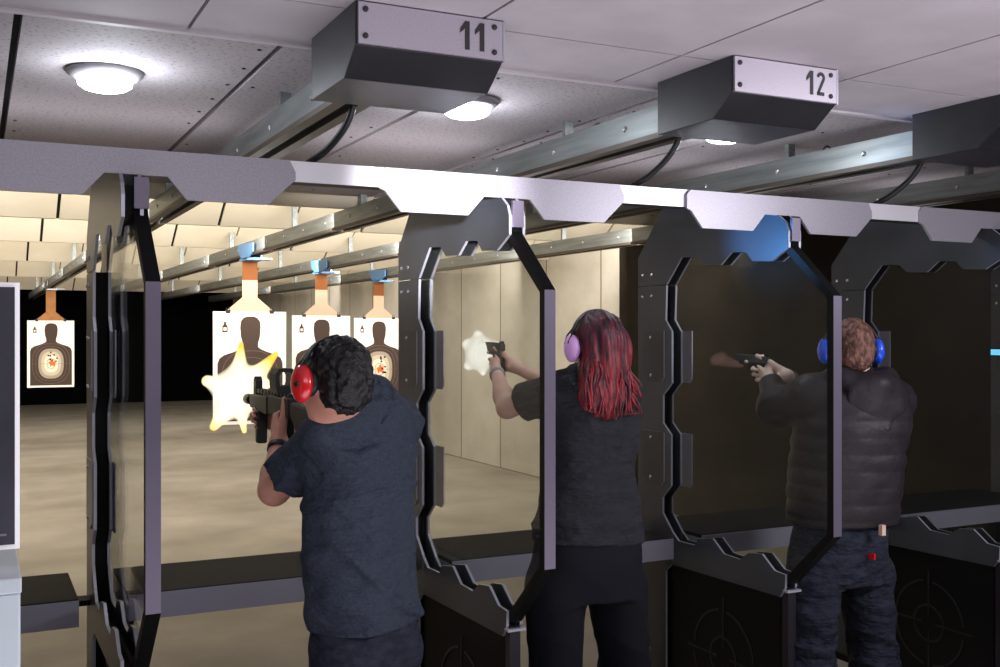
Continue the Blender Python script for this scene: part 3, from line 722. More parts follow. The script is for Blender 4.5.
def sub_box(G, ax, fn):                                # cut or carve with a field on the whole grid
    X, Y, Z = grid_xyz(ax); return np.maximum(G, fn(X, Y, Z))
def shoe(parent, ankle, az):
    f = A(math.sin(az), math.cos(az), 0); a = A(ankle[0], ankle[1], 0); r = A(f[1], -f[0], 0); R = np.stack([r, f, A(0, 0, 1)], 1)
    pr = [ell(a+f*.07+A(0, 0, .035), (.043, .13, .05), R, .02), ell(a+f*.13+A(0, 0, .03), (.047, .075, .04), R, .02), cap(a+A(0, 0, .05)-f*.01, a+A(0, 0, .13), .048, .05, .03)]
    lo, hi = bounds(pr, .02); lo[2] = -.02; G, ax = evalf(pr, lo, hi, .008); G = sub_box(G, ax, lambda X, Y, Z: .004-Z)
    V, Fc = nets(G, ax); return mesh_np('shoe', [(V, Fc, M_SHOE)], parent)
def sleeve_fold(G, ax, amp, f, ph): X, Y, Z = grid_xyz(ax); return G+amp*wob(X, Y, Z, f, ph)

# ============ the rifle shooter
az = math.radians(-30)
def Sx(px, py, d, a, b, az_): p = P(px, py, d); return (p[2], p[0], p[1], a, b, az_)
person1 = thing('person', 'man in a navy short-sleeved shirt and dark jeans aiming a short rifle', 'person', (1.02, 2.93, 0), 'three shooters at the firing line')
nk = P(367, 405, 3.0); nax = unit(P(337, 385, 2.9)-nk)
lsh, rsh = P(330, 438, 2.96), P(395, 424, 3.22)
neck1 = P(364, 402, 3.03)
secs = [Sx(365, 640, 3.04, .158, .112, az), Sx(365, 610, 3.04, .164, .116, az), Sx(361, 560, 3.04, .160, .116, az), Sx(360, 510, 3.04, .158, .114, az), Sx(362, 465, 3.05, .160, .110, az), Sx(364, 435, 3.06, .150, .095, az), Sx(368, 415, 3.05, .11, .07, az), Sx(366, 402, 3.04, .06, .055, az)]
tor1 = [loft(secs, .04), cap(P(334, 430, 2.96), P(366, 412, 3.01), .045, .058, .05), cap(P(366, 412, 3.02), P(392, 420, 3.18), .055, .05, .05), cap(lsh+A(.01, .02, -.01), P(352, 425, 3.04), .058, .06, .05), cap(rsh, P(376, 420, 3.06), .055, .06, .05)]
lel, lwr = P(274, 490, 3.12), A(.833, 3.203, 1.365)
rel_, rwr = A(1.12, 3.30, 1.28), A(.925, 3.51, 1.395)
f1 = unit(A(-.02, 1, .25))
arms1 = [cap(lsh, lel, .056, .045, .03), cap(lel, lel+(lwr-lel)*.35, .043, .043, .02), cap(lel+(lwr-lel)*.3, lwr, .042, .026, .02), cap(rsh, rel_, .054, .044, .03), cap(rel_, rwr, .043, .026, .02)]
hL = hand(lwr, A(.06, .75, .6), A(1, -.05, 0), A(-.05, -.6, .75), (45, 70, 45), (.55, .75, .1), 1.02)
hR = hand(rwr, A(-.25, .9, .18), A(-1, -.25, 0), A(0, -.2, 1), (45, 75, 50), (.7, .5, .3), 1.0)
hd1, L1, R1 = head(P(335, 381, 2.88), math.radians(-19), math.radians(12), math.radians(-7), neck1)
hipL, hipR = P(345, 650, 2.98), P(388, 650, 3.10)
ftL, ftR = A(.93, 2.72, .1), A(1.17, 3.18, .1)
knL, knR = (hipL+ftL)/2+A(-.02, .05, .02), (hipR+ftR)/2+A(0, .06, .02)
legs1 = [cap(hipL, knL, .086, .06, .03), cap(knL, ftL, .056, .042, .03), cap(hipR, knR, .086, .06, .03), cap(knR, ftR, .056, .042, .03), cap(ftL, ftL+A(-.03, .12, -.05), .04, .035, .03), cap(ftR, ftR+A(-.03, .12, -.05), .04, .035, .03)]
def body(parent, prims, hands, hc, m, hi_z, fine=.0026, extra=()):
    lo, hi = bounds(prims, .02)
    hb = bounds(hands, .012); zc = hc[2]-.14
    lo1 = lo.copy(); parts = []
    G, ax = evalf(prims, lo, hi, .009)
    X, Y, Z = grid_xyz(ax)
    # leave the head and hands to finer nets
    V, Fc = nets(G, ax); cen = V[Fc].mean(1)
    inh = ((cen > hb[0]+.012) & (cen < hb[1]-.012)).all(1); inhd = (cen[:, 2] > zc+.012) & (np.linalg.norm(cen-A(*hc), axis=1) < .24) & ~inh
    parts.append((V, Fc[~(inh | inhd)], m))
    for a, b, h in ((hb[0], hb[1], fine), (A(hc[0]-.17, hc[1]-.17, zc), A(hc[0]+.17, hc[1]+.17, hc[2]+.16), .0045)):
        G, ax = evalf(prims, a, b, h); V, Fc = nets(G, ax); parts.append((V, Fc, m))
    o = mesh_np('body', parts, parent); return o
all1 = [loft([(z, x, y, w_*.93, d_*.9, q) for z, x, y, w_, d_, q in secs], .04)]+tor1[3:]+arms1+hL+hR+hd1+legs1
body(person1, all1, hL+hR, L1(0, 0, 0), M_SKIN, 0)
def eyeballs(parent, L):
    for p in eyes(L):
        mb = MB(); mb.ball(p, (.0115,)*3, M_EYE, None, 12, 8); mb.lathe([(.005, 0), (.004, .0015)], p+unit(L(0, 1, 0)-L(0, 0, 0))*.0108, M_HAIRB, 10, tuple(unit(L(0, 1, 0)-L(0, 0, 0))))
        mb.build('eye', parent, True)
eyeballs(person1, L1)
# shirt
slv = lsh+(lel-lsh)*.66
sh = tor1+[cyl(lsh-(lel-lsh)*.1, slv, .062, .066, .035), cyl(rsh+(rel_-rsh)*.25, rsh+(rel_-rsh)*.7, .058, .062, .035), cap(nk-nax*.02, nk+nax*.10, .072, .062, .03), cap(P(321, 433, 2.9), P(350, 411, 2.93), .04, .044, .04), cap(rsh, rsh+(rel_-rsh)*.4, .060, .058, .04)]
lo, hi = bounds(sh, .03); G, ax = evalf(sh, lo, hi, .0065, .012)
X, Y, Z = grid_xyz(ax)
dn = np.clip((1.35-Z)/.4, 0, 1)
G = G+.006*wob(X, Y, Z*2.2, 22, .4)*(.4+dn)-.014*(1-np.abs(np.sin(17*(Z+.5*X-.3*Y)+2.4*np.sin(8*X+5*Z))))**2*dn*np.clip(.4+.9*np.sin(11*X-7*Y+9*Z), 0, 1)-.010*(1-np.abs(np.sin(19*(Z-.6*X+.4*Y)+1.9*np.sin(8*Y+6*Z))))**2*np.clip(.4-.9*np.sin(11*X-7*Y+9*Z), 0, 1)+.002*wob(X, Y, Z, 60, 1.)
ad = unit(lel-lsh); sa = (X-lsh[0])*ad[0]+(Y-lsh[1])*ad[1]+(Z-lsh[2])*ad[2]-.035; near = np.clip(1-((X-lsh[0])**2+(Y-lsh[1])**2+(Z-lsh[2])**2)/.016, 0, 1)
G = G+.006*np.exp(-(sa/.006)**2)*np.minimum(near*3, 1)
bx = (X-secs[3][1])*math.cos(az)-(Y-secs[3][2])*math.sin(az)-.085-.02*np.sin(8*(Z-1.0)); by = (X-secs[3][1])*math.sin(az)+(Y-secs[3][2])*math.cos(az)
G = G+.005*np.exp(-(bx/.006)**2)*(by < 0)
G = np.maximum(G, secs[0][0]+.05-Z+.004*np.sin(9*X+7*Y))
G = np.maximum(G, -pdist(cap(nk+nax*.155, nk+nax*.3, .062, .09), X, Y, Z))
V, Fc = nets(G, ax); mesh_np('shirt', [(V, Fc, M_DENS)], person1)
# collar standing round the neck
mb = MB()
for r0, r1, z0, z1 in ((.066, .072, -.012, .028),):
    pass
vs = []; fs = []; n = 30; e1 = unit(np.cross(nax, A(0, 0, 1))); e2 = np.cross(nax, e1)
for k in range(n+1):
    a = 2*PI*(.02+.96*k/n)+1.6; d = e1*math.cos(a)+e2*math.sin(a)
    for r, z in ((.078, .01), (.070, .062), (.076, .063), (.094, .0)): vs.append(nk+nax*z+d*r)
for k in range(n):
    for j in range(4): fs.append((k*4+j, k*4+4+j, k*4+4+(j+1) % 4, k*4+(j+1) % 4))
mb.raw(vs, fs, M_DENS).build('collar', person1, True)
# trousers
pel = [loft([(secs[0][0]-.06, secs[0][1], secs[0][2], .150, .108, az), Sx(365, 640, 3.04, .150, .106, az), Sx(365, 600, 3.04, .142, .100, az)], .05)]
def trousers(parent, pel, legs, m, off, extra=None, ztop=None, amp=.004):
    pr = pel+[l for l in legs]; lo, hi = bounds(pr, .03); lo[2] = .05; G, ax = evalf(pr, lo, hi, .0085, off); X, Y, Z = grid_xyz(ax)
    G = G+amp*wob(X, Y, Z*1.5, 24, 1.1)-amp*1.8*(1-np.abs(np.sin(24*Z+7*X+3*np.sin(9*Y+8*X))))**2*np.clip((.9-Z)*2, 0, 1)
    G = np.maximum(G, .085-Z)
    V, Fc = nets(G, ax); return mesh_np('trousers', [(V, Fc, m)], parent)
trousers(person1, pel, legs1[:4], M_JEAN, .012)
shoe(person1, ftL, math.radians(-15)); shoe(person1, ftR, math.radians(-5))
# hair: short, dark and curly
def hair(parent, L, R, m, prims, cut, disp, h=.0045, name='hair'):
    lo, hi = bounds(prims, .03); G, ax = evalf(prims, lo, hi, h); X, Y, Z = grid_xyz(ax)
    G = G+disp(X, Y, Z)
    G2, _ = evalf(cut, lo, hi, h); 
    if len(cut): G = np.maximum(G, -G2)
    V, Fc = nets(G, ax); return mesh_np(name, [(V, Fc, m)], parent)
hair(person1, L1, R1, M_HAIRB, [ell(L1(0, -.014, .022), (.086, .104, .10), R1, .02), ell(L1(0, -.05, -.035), (.068, .062, .065), R1, .03)],
     [ell(L1(0, .10, -.05), (.085, .075, .105), R1, .01), ell(L1(-.09, .01, -.05), (.03, .045, .05), R1, .01), ell(L1(.09, .01, -.05), (.03, .045, .05), R1, .01)],
     lambda X, Y, Z: .005*wob(X, Y, Z, 150, .3)+.004*wob(X, Y, Z, 260, 2.))
muffs(L1, R1, M_RED, M_RUB, 'red ear defenders on the curly-haired rifle shooter', logo=True)
# watch
def bracelet(name, label, cat, wr, el, m, m2, r=.03, w=.01):
    ax_ = unit(wr-el); c = wr-ax_*.02; t = thing(name, label, cat, tuple(c))
    MB().lathe([(r, -w), (r+.004, -w), (r+.004, w), (r, w)], c, m, 28, tuple(ax_)).build('strap', t, True)
    if m2:
        o = unit(np.cross(ax_, A(.3, .2, 1))); MB().lathe([(.017, 0), (.017, .008), (.014, .01)], c+o*(r+.002), m2, 24, tuple(o)).build('watch_case', t)
    return t
bracelet('wristwatch', 'black wristwatch on the rifle shooter\'s left wrist', 'watch', lwr, lel, M_RUB, M_GUN, .030)
# rifle
gx, gz = .872, 1.468
rf = thing('rifle', 'short black rifle held by the man in the navy shirt', 'rifle', (gx, 3.3, gz))
def gbox(lo, hi, m, name, par=rf, bev=.003): return MB().box((gx+lo[0], lo[1], gz+lo[2]), (gx+hi[0], hi[1], gz+hi[2]), m).build(name, par, bevel=bev)
gbox((-.022, 3.16, -.03), (.022, 3.42, .035), M_GUN, 'receiver', bev=.006)
MB().prism([(3.42,.03),(3.66,.024),(3.66,-.022),(3.42,-.034)], -.024, .024, lambda a, b, t: (gx+t, a, gz+b), M_GUN).build('handguard', rf, bevel=.006)
mb = MB(); mb.tube([(gx, 3.66, gz), (gx, 3.745, gz)], .011, M_GUN, 14); mb.build('barrel', rf, True)
mb = MB(); mb.lathe([(.017, 0), (.019, .01), (.019, .06), (.016, .065), (.010, .065)], (gx, 3.73, gz), M_GUN, 16, (0, 1, 0)); mb.build('flash_hider', rf)
MB().prism([(2.96,.02),(3.16,.024),(3.16,-.02),(3.10,-.06),(3.02,-.13),(2.96,-.13)], -.019, .019, lambda a, b, t: (gx+t, a, gz+b), mat('stock_green_black', '#161c19', .5)).build('stock', rf, bevel=.008)
MB().prism([(3.225,-.03),(3.285,-.03),(3.262,-.135),(3.215,-.13)], -.015, .015, lambda a, b, t: (gx+t, a, gz+b), M_GUN).build('pistol_grip', rf, bevel=.006)
MB().prism([(3.565,-.025),(3.61,-.022),(3.605,-.14),(3.57,-.14)], -.017, .017, lambda a, b, t: (gx+t, a, gz+b), M_GUN).build('foregrip', rf, bevel=.006)
mb = MB()
for k in range(11): mb.box((gx-.012, 3.19+.042*k, gz+.03), (gx+.012, 3.19+.042*k+.026, gz+.045), M_GUN)
mb.build('top_rail', rf)
MB().prism([(3.62,.02),(3.65,.02),(3.65,.075),(3.635,.085),(3.62,.07)], -.012, .012, lambda a, b, t: (gx+t, a, gz+b), M_GUN).build('front_sight', rf)
sg = MB(); pts = []
op = [(-.028,.045),(.028,.045),(.032,.07),(.032,.105),(.022,.122),(-.022,.122),(-.032,.105),(-.032,.07)]; ip = [(-.017,.068),(.017,.068),(.02,.08),(.02,.10),(.014,.111),(-.014,.111),(-.02,.10),(-.02,.08)]
for k in range(8):
    q = (k+1) % 8; sg.prism([op[k], op[q], ip[q], ip[k]], 3.27, 3.35, lambda a, b, t: (gx+a, t, gz+b), M_GUN)
sight = sg.build('optic_sight', rf)

# ============ the red-haired woman
az = math.radians(2)
person2 = thing('person', 'red-haired woman in a black tee and trousers firing a pistol', 'person', (1.97, 3.2, 0), 'three shooters at the firing line')
lsh, rsh = P(556, 392, 3.70), P(626, 390, 3.86); neck2 = P(595, 374, 3.75)
D2 = 3.75
secs = [Sx(588, 560, D2, .195, .125, az), Sx(588, 535, D2, .185, .122, az), Sx(589, 500, D2, .160, .108, az), Sx(590, 465, D2, .140, .095, az), Sx(591, 430, D2, .150, .10, az), Sx(592, 402, D2, .155, .098, az), Sx(594, 384, D2, .12, .075, az), Sx(595, 374, D2, .055, .05, az)]
tor2 = [loft(secs, .04), cap(lsh, P(580, 384, 3.74), .05, .05, .05), cap(rsh, P(610, 384, 3.78), .05, .05, .05)]
lel = A(1.72, 3.40, 1.395); lel = P(507, 408, 3.83)
gun2 = A(1.86, 3.80, P(497, 353, 4.2)[2])
lwr, rwr = gun2+A(-.035, -.085, -.075), gun2+A(.035, -.10, -.05)
rel_ = P(566, 392, 4.02)
arms2 = [cap(lsh, lel, .046, .037, .03), cap(lel, lel+(lwr-lel)*.35, .036, .037, .02), cap(lel+(lwr-lel)*.3, lwr, .036, .0225, .02), cap(rsh, rel_, .046, .036, .03), cap(rel_, rwr, .036, .0225, .02)]
hR = hand(rwr, A(-.15, .9, .15), A(-1, -.15, 0), A(0, -.15, 1), (40, 80, 55), (.8, .45, .3), .9, (5, 20, 20))
hL = hand(lwr, A(.2, .8, .25), A(1, -.2, .1), A(0, -.25, 1), (40, 70, 40), (.85, .35, .2), .9)
hc2 = P(597, 343.5, 3.74)
hd2, L2, R2 = head(hc2, math.radians(-4), math.radians(4), 0, neck2)
hipL, hipR = P(556, 588, D2-.05), P(617, 588, D2+.07)
ftL, ftR = A(hipL[0]-.02, hipL[1]-.06, .1), A(hipR[0]+.12, hipR[1]+.02, .1)
knL, knR = (hipL+ftL)/2+A(0, .02, .02), (hipR+ftR)/2+A(0, .03, .02)
legs2 = [cap(hipL, knL, .088, .058, .03), cap(knL, ftL, .055, .042, .03), cap(hipR, knR, .088, .058, .03), cap(knR, ftR, .055, .042, .03), cap(ftL, ftL+A(-.03, .12, -.05), .038, .033, .03), cap(ftR, ftR+A(.0, .12, -.05), .038, .033, .03)]
slim = lambda S, a, b: [loft([(z, x, y, w_*a, d_*b, q) for z, x, y, w_, d_, q in S], .04)]
body(person2, slim(secs, .9, .86)+tor2[1:]+arms2+hL+hR+hd2+legs2, hL+hR, L2(0, 0, 0), M_SKIN2, 0); eyeballs(person2, L2)
sh = tor2+[cyl(lsh-(lel-lsh)*.1, lsh+(lel-lsh)*.60, .05, .055, .035), cyl(rsh, rsh+(rel_-rsh)*.6, .05, .054, .035)]
lo, hi = bounds(sh, .03); G, ax = evalf(sh, lo, hi, .0065, .012); X, Y, Z = grid_xyz(ax)
dn = np.clip((1.3-Z)/.3, 0, 1)
G = G+.005*wob(X, Y, Z*2, 22, 2.4)-.014*(1-np.abs(np.sin(19*(Z-.45*X+.35*Y)+2.2*np.sin(8*X+4*Z))))**2*dn*np.clip((Z-.9)/.12, .2, 1)*np.clip(.6+.6*np.sin(9*X+12*Z), .1, 1)-.008*(1-np.abs(np.sin(15*(X-.6*Z)+1.5*np.sin(9*Z))))**2*(1-dn)
G = np.maximum(G, .968-Z+.010*np.sin(7*X+2))
G = np.maximum(G, -((np.sqrt((X-neck2[0])**2+(Y-neck2[1]-.01)**2)-.06)+np.maximum(0, neck2[2]-.03-Z)*3))
V, Fc = nets(G, ax); mesh_np('tee_shirt', [(V, Fc, M_TEE)], person2)
pel = [loft([(.78, secs[0][1], secs[0][2], .17, .115, az), (.90, secs[0][1], secs[0][2], .185, .122, az), (.96, secs[0][1], secs[0][2], .181, .119, az), (1.02, secs[0][1], secs[0][2], .170, .110, az), (1.07, secs[0][1], secs[0][2], .15, .10, az)], .05)]
trousers(person2, pel, [cap(hipL, knL, .10, .075, .03), cap(knL, ftL, .075, .068, .03), cap(hipR, knR, .10, .075, .03), cap(knR, ftR, .075, .068, .03)], M_PANT, .01)
shoe(person2, ftL, math.radians(-12)); shoe(person2, ftR, math.radians(10))
# long layered hair
bk = lambda x, y, z: L2(x, y, z)
hp = [ell(bk(0, -.012, .022), (.087, .102, .096), R2, .02), ell(bk(0, -.040, -.06), (.086, .075, .11), R2, .04), ell(bk(.095, -.01, -.03), (.035, .06, .08), R2, .04), ell(bk(-.025, -.058, -.15), (.090, .05, .10), R2, .05), ell(bk(-.03, -.060, -.195), (.088, .04, .045), R2, .05),
      cap(bk(.055, -.03, -.10), bk(.09, -.06, -.185), .03, .012, .04), cap(bk(-.065, -.04, -.1), bk(-.075, -.06, -.21), .028, .012, .04), cap(bk(-.03, -.06, -.2), bk(-.035, -.07, -.25), .03, .01, .04), cap(bk(.02, -.06, -.2), bk(.02, -.07, -.24), .028, .01, .04)]
def strands(X, Y, Z): 
    u = X+.25*np.sin(9*Z+3)*.05; return .0022*np.sin(150*u+2*np.sin(14*Z))*np.clip((1.82-Z)*6, .3, 1)+.003*np.sin(95*u-60*Y+1.5*np.sin(11*Z+1))+.0012*np.sin(310*u+3*np.sin(9*Z))
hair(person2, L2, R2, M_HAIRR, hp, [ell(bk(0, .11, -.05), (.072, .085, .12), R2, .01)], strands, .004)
mb = MB(); rg = random.Random(3)                          # loose lock ends
for k in range(150):
    x = rg.uniform(-.115, .07); y0 = -.075-.025*rg.random()
    z0 = rg.uniform(-.17, -.05); ln = rg.uniform(.08, .15)
    pts = []
    for j in range(6):
        u = j/5; pts.append(bk(x*(1+.22*u)+.008*math.sin(5*u+k)+ (.03*u*u if x > .05 else 0), y0-.012*math.sin(2.2*u)-.004*u, max(z0-ln*u, -.268+abs(x)*.35)))
    mb.tube(pts, [.0045, .0055, .005, .004, .003, .0012], M_HAIRR, 5)
mb.build('hair_locks', person2, True)['kind'] = 'stuff'
muffs(L2, R2, M_PINK, M_RUB, 'pale pink ear defenders on the red-haired woman', .096, .104, False, .95)
bracelet('bracelet', 'grey bracelet on the red-haired woman\'s left wrist', 'bracelet', lwr, lel, mat('bracelet_grey', '#9fa3a6', .4, .5), None, .0265, .012)
def pistol(g, d, label, m, ms, up=A(0, 0, 1)):
    t = thing('pistol', label, 'pistol', tuple(g)); f = unit(d); r = unit(np.cross(f, up)); u = np.cross(r, f)
    fn = lambda a, b, c: tuple(g+f*a+u*b+r*c)
    MB().prism([(-.085,.0),(-.085,.024),(-.075,.03),(.105,.03),(.11,.024),(.11,.0)], -.0125, .0125, fn, ms).build('slide', t, bevel=.002)
    MB().prism([(-.075,.0),(.085,.0),(.08,-.014),(-.02,-.016),(-.075,-.014)], -.012, .012, fn, m).build('frame', t)
    MB().prism([(-.075,-.012),(-.02,-.014),(-.04,-.105),(-.092,-.10)], -.013, .013, fn, m).build('grip', t, bevel=.004)
    mb = MB(); mb.tube([fn(-.015, -.014, 0), fn(-.018, -.042, 0), fn(.02, -.044, 0), fn(.035, -.03, 0), fn(.037, -.013, 0)], .0035, m, 8); mb.build('trigger_guard', t, True)
    mb = MB(); mb.prism([(.09,.03),(.1,.03),(.095,.038)], -.002, .002, fn, m); mb.build('front_sight', t)
    mb = MB(); mb.prism([(-.08,.03),(-.07,.03),(-.07,.037),(-.08,.037)], -.009, .009, fn, m); mb.build('rear_sight', t)
    return t
pistol(gun2+A(0, .02, .012), A(-.02, 1, .03), 'dark pistol held by the red-haired woman', M_PISTOL, M_PISTOL)

# ============ the hooded shooter
az = math.radians(8); D3 = 4.3
person3 = thing('person', 'man in a black hooded puffer jacket and jeans aiming a pistol', 'person', (3.19, 3.22, 0), 'three shooters at the firing line')
lsh, rsh = P(812, 396, 4.28), P(893, 400, 4.44); neck3 = P(856, 376, 4.3)
secs = [Sx(841, 540, 4.3, .205, .15, az), Sx(842, 518, 4.3, .215, .165, az), Sx(844, 490, 4.3, .222, .175, az), Sx(848, 450, 4.3, .225, .175, az), Sx(854, 415, 4.3, .225, .165, az), Sx(856, 392, 4.3, .19, .13, az), Sx(856, 376, 4.3, .09, .085, az)]
tor3 = [loft([(z, x, y, a*.86, b*.78, q) for z, x, y, a, b, q in secs], .04), cap(lsh, P(840, 388, 4.3), .06, .06, .05), cap(rsh, P(870, 388, 4.35), .06, .06, .05)]
lel = P(776, 406, 4.40); gun3 = A(3.075, 3.66, P(750, 364, 4.62)[2]); gun3 = P(757, 365, 4.66)
lwr, rwr = gun3+A(-.01, -.10, -.07), gun3+A(.055, -.12, -.045)
rel_ = P(806, 404, 4.72)
arms3 = [cap(lsh, lel, .06, .05, .03), cap(lel, lwr, .046, .029, .02), cap(rsh, rel_, .06, .05, .03), cap(rel_, rwr, .046, .029, .02)]
hR = hand(rwr, A(-.2, .9, .12), A(-1, -.2, 0), A(0, -.12, 1), (40, 80, 55), (.8, .45, .3), 1.15, (5, 20, 20))
hL = hand(lwr, A(.15, .85, .3), A(1, -.2, .1), A(0, -.3, 1), (40, 70, 40), (.85, .4, .2), 1.15)
hd3, L3, R3 = head(P(851, 347, 4.28), math.radians(22), math.radians(2), 0, neck3)
hipL, hipR = P(814, 572, 4.25), P(866, 572, 4.38)
knL, ftL = P(808, 672, 4.22), A(2.99, 3.05, .1); knR, ftR = P(874, 668, 4.42), A(3.43, 3.18, .1)
legs3 = [cap(hipL, knL, .092, .066, .03), cap(knL, ftL, .062, .045, .03), cap(hipR, knR, .092, .066, .03), cap(knR, ftR, .062, .045, .03), cap(ftL, ftL+A(-.02, .12, -.05), .04, .035, .03), cap(ftR, ftR+A(.03, .12, -.05), .04, .035, .03)]
body(person3, tor3+arms3+hL+hR+hd3+legs3, hL+hR, L3(0, 0, 0), M_SKIN3, 0); eyeballs(person3, L3)
lcu, rcu = lel+(lwr-lel)*.93, rel_+(rwr-rel_)*.9
jk = [loft(secs, .05), cap(neck3-A(0, 0, .02), neck3+A(-.005, .01, .035), .08, .066, .03), cap(lsh, P(838, 390, 4.3), .082, .08, .05), cap(rsh, P(874, 390, 4.36), .08, .08, .05), cap(lsh, lel, .08, .068, .04), cyl(lel-(lwr-lel)*.1, lcu, .066, .046, .04), cap(rsh, rel_, .078, .066, .04), cyl(rel_-(rwr-rel_)*.1, rcu, .064, .046, .04)]
lo, hi = bounds(jk, .03); G, ax = evalf(jk, lo, hi, .0065, .004); X, Y, Z = grid_xyz(ax)
q = np.abs(np.sin(PI*(Z+.03*X)/.066)); bodyw = np.clip((1.42-Z)/.08, 0, 1)*np.clip((Z-.90)/.03, 0, 1)
G = G-.005*q**.5*bodyw+.0035*wob(X, Y, Z*2, 34, .9)
G = np.maximum(G, secs[0][0]+.075-Z)
G = np.maximum(G, -((np.sqrt((X-neck3[0])**2+(Y-neck3[1]-.02)**2)-.062)+np.maximum(0, neck3[2]+.03-Z)*3))
V, Fc = nets(G, ax); jo = mesh_np('puffer_jacket', [(V, Fc, M_JACK)], person3)
# hood lying on the back
fw = A(math.sin(az), math.cos(az), 0); rt = A(fw[1], -fw[0], 0); Rb = np.stack([rt, fw, A(0, 0, 1)], 1)
Hh = lambda x, y, z: neck3+rt*x+fw*y+A(0, 0, z)
hood = [cap(Hh(-.085, .06, -.0), Hh(-.10, -.05, -.01), .03, .042, .04), cap(Hh(.085, .06, 0), Hh(.10, -.05, -.01), .03, .042, .04), cap(Hh(-.10, -.06, -.015), Hh(0, -.125, -.035), .045, .05, .04), cap(Hh(.10, -.06, -.015), Hh(0, -.125, -.035), .045, .05, .04),
        ell(Hh(.01, -.125, -.085), (.145, .035, .085), Rb, .04), ell(Hh(.01, -.135, -.13), (.10, .034, .085), Rb, .04), cap(Hh(-.12, -.06, -.02), Hh(.0, -.16, -.20), .022, .018, .02), cap(Hh(.13, -.06, -.02), Hh(.02, -.16, -.20), .022, .018, .02)]
lo, hi = bounds(hood, .03); G, ax = evalf(hood, lo, hi, .006); X, Y, Z = grid_xyz(ax); G = G+.0035*wob(X, Y, Z*1.6, 38, .2)
G = np.maximum(G, -(np.sqrt((X-neck3[0])**2+(Y-neck3[1]-.015)**2)-.062))
V, Fc = nets(G, ax); mesh_np('hood', [(V, Fc, M_JACK)], jo)
pel = [loft([(.70, *hipL[:2]*.5+hipR[:2]*.5, .175, .125, az), (.80, *(secs[0][1:3]), .185, .135, az), (.97, *(secs[0][1:3]), .175, .13, az)], .05)]
jn = trousers(person3, pel, [cap(hipL, knL, .105, .082, .03), cap(knL, ftL, .08, .072, .03), cap(hipR, knR, .105, .082, .03), cap(knR, ftR, .08, .072, .03)], M_JEAN, .008, amp=.010)
tb = P(871, 556, 4.17); MB().box((tb[0]-.004, tb[1]-.02, tb[2]-.012), (tb[0]+.004, tb[1]+.02, tb[2]+.012), M_RED).build('pocket_tab', jn)
bp = P(882, 530, 4.14); MB().box((bp[0]-.012, bp[1]-.012, bp[2]-.02), (bp[0]+.008, bp[1]+.006, bp[2]+.02), mat('belt_patch', '#d8b7a4', .7)).build('belt_label', person3)
shoe(person3, ftL, math.radians(-10)); shoe(person3, ftR, math.radians(15))
hair(person3, L3, R3, M_HAIRN, [ell(L3(0, -.012, .02), (.082, .10, .097), R3, .02), ell(L3(0, -.05, -.04), (.066, .06, .062), R3, .03)],
     [ell(L3(0, .10, -.05), (.085, .075, .105), R3, .01), ell(L3(-.09, .01, -.05), (.03, .04, .05), R3, .01), ell(L3(.09, .01, -.05), (.03, .04, .05), R3, .01)],
     lambda X, Y, Z: .0025*wob(X, Y, Z, 260, .3)+.002*wob(X, Y, Z, 420, 2.))
muffs(L3, R3, M_BLUE, M_RUB, 'bright blue ear defenders on the hooded shooter', .098, .094)
pistol(gun3+A(0, .02, .012), A(-.06, 1, .05), 'steel pistol held by the hooded shooter', M_GUN, M_STEEL)

# ============ muzzle flashes
def flash(name, c, prims, m, label, grp, h=.006):
    lo, hi = bounds(prims, .02); G, ax = evalf(prims, lo, hi, h); X, Y, Z = grid_xyz(ax); G = G+.006*wob(X, Y, Z, 40, .7)
    V, Fc = nets(G, ax); t = thing('tmp', '', '', tuple(c)); o = mesh_np(name, [(V, Fc, m)], t); o.parent = None; o.location = tuple(c); bpy.data.objects.remove(t)
    return tag(o, label, 'muzzle flash', grp)
W_, YL, OR = (1, .97, .9, 1), (1, .8, .38, 1), (1, .45, .08, 1)
MF1 = flash_mat('rifle_flash_glow', .17, W_, (1, .85, .45, 1), (1, .5, .06, 1), 1.7, 1.35)
MF2 = flash_mat('pistol_flash_glow', .12, W_, (1, .96, .84, 1), (1, .78, .45, 1), 1.15, 1.4)
dF = 3.86; c = P(237, 393, dF)
sp = [ell(c, (.085, .1, .092), None, .05)]
for (px, py, dd, ra, rb) in ((241, 344, 0, .06, .010), (276, 354, .08, .055, .014), (208, 381, -.02, .06, .024), (214, 427, .0, .055, .016), (244, 431, -.05, .045, .012), (268, 385, .05, .03, .01), (237, 400, .3, .05, .01)):
    sp.append(cap(c, P(px, py, dF+dd), ra, rb, .035))
flash('muzzle_flash', c, sp, MF1, 'jagged yellow-white muzzle flash bursting from the rifle', None)
c = P(481, 353, 4.34)
sp = [ell(c, (.062, .075, .062), None, .04)]
for (px, py, ra, rb) in ((478, 335, .05, .02), (467, 344, .045, .022), (468, 366, .05, .02), (483, 373, .045, .015), (500, 345, .045, .018), (503, 356, .04, .015)): sp.append(cap(c, P(px, py, 4.34), ra, rb, .03))
flash('muzzle_flash', c, sp, MF2, 'rounded white muzzle flash from the woman\'s pistol', None)
c = P(727, 362, 4.95)
MF3 = flash_mat('smoke_wisp', .16, (.30, .17, .14, 1), (.24, .14, .12, 1), (.2, .12, .1, 1), 0.5, .4)
sp = [cap(P(716, 361, 4.97), P(740, 364, 4.9), .03, .018, .03), cap(P(722, 358, 4.97), P(736, 362, 4.9), .028, .012, .03)]
tag(flash('muzzle_smoke', c, sp, MF3, 'faint reddish puff of smoke in front of the steel pistol', None), None, 'smoke')
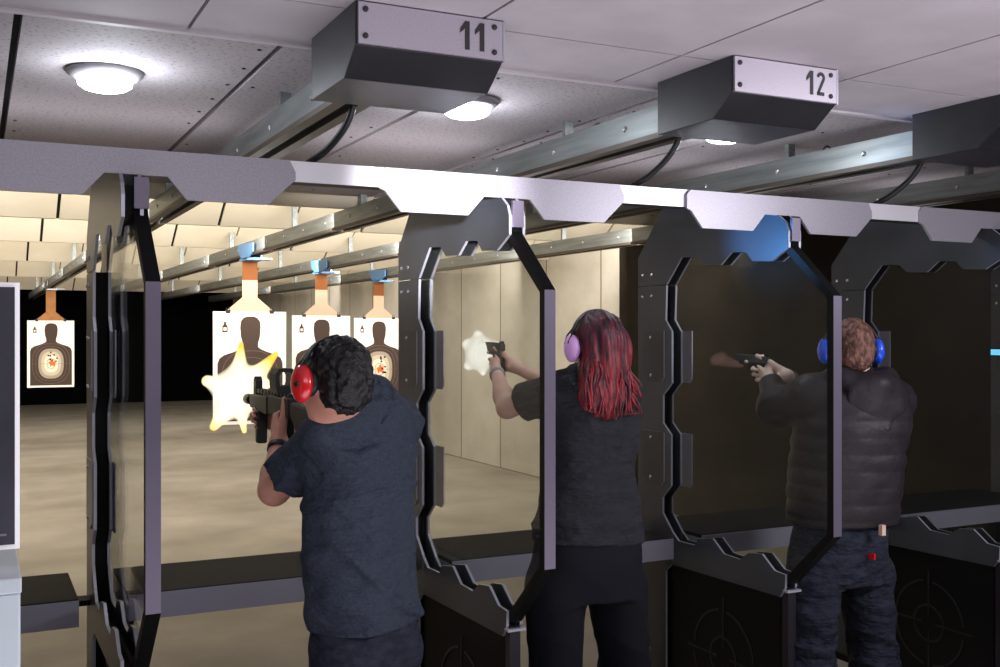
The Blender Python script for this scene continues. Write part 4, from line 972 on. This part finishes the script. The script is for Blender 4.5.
# ------------------------------------------------------------------ light
def area(name, loc, rot, sx, sy, pw, col=(1, 1, 1), spread=PI):
    l = bpy.data.lights.new(name, 'AREA'); l.shape = 'RECTANGLE'; l.size = sx; l.size_y = sy; l.energy = pw; l.color = col; l.spread = spread
    o = bpy.data.objects.new(name, l); C.objects.link(o); o.location = loc; o.rotation_euler = rot; return o
def spot(name, loc, to, pw, col, ang=60, blend=.8, r=.05):
    l = bpy.data.lights.new(name, 'SPOT'); l.energy = pw; l.color = col; l.spot_size = math.radians(ang); l.spot_blend = blend; l.shadow_soft_size = r
    o = bpy.data.objects.new(name, l); C.objects.link(o); o.location = loc
    o.rotation_euler = (Vector(to)-Vector(loc)).to_track_quat('-Z', 'Y').to_euler(); return o
WARM = (1, .945, .86); COOL = (.86, .93, 1)
# downrange: lamp rows behind the beam facing away from the booths, and lamps behind each baffle
for y, p in ((7.05, 130), (9.0, 165), (11.4, 165), (14.5, 165), (18.5, 140)):
    area('range_lamp', (1.4, y, 2.5), (math.radians(86), 0, 0), 8.5, .25, p, WARM)
# shooters' side
area('room_lamp', (.7, .8, 2.53), (math.radians(24), 0, math.radians(-20)), 2.4, .8, 22, (.95, .93, 1))
area('room_lamp', (3.9, .9, 2.45), (math.radians(46), 0, math.radians(52)), .9, .5, 60, (.95, .93, 1))
area('floor_bounce_lamp', (1.6, 1.2, .5), (PI, 0, 0), 4, 2, 55, (.96, .92, 1))
area('board_fill', (1.8, 4.6, 2.2), (PI, 0, 0), 7, .3, 14, (.95, .95, 1))  # added unseen fill, brightens the ceiling boards behind the beam
for x in (.415, 1.70, 2.93): 
    l = bpy.data.lights.new('led_lamp', 'POINT'); l.energy = 8; l.color = COOL; l.shadow_soft_size = .06
    o = bpy.data.objects.new('led_lamp', l); C.objects.link(o); o.location = (x, 3.78, 2.46)
spot('panel_fill_spot', (.75, 1.3, 2.05), (1.40, 3.26, 2.17), 1300, (1, .97, 1), 19, 1)  # unseen spot added to whiten the header panel and beam
spot('blue_arch_fill', (2.05, 3.75, 1.98), (2.83, 3.33, 2.10), 80, (.12, .42, 1), 40, 1)  # added free-floating light, makes the blue glow on the arch
w = bpy.data.worlds.new('hall_air'); bpy.context.scene.world = w; w.use_nodes = True
w.node_tree.nodes['Background'].inputs[0].default_value = (.8, .82, .9, 1); w.node_tree.nodes['Background'].inputs[1].default_value = .03
vs = bpy.context.scene.view_settings; vs.view_transform = 'Standard'; vs.look = 'None'; vs.exposure = 0
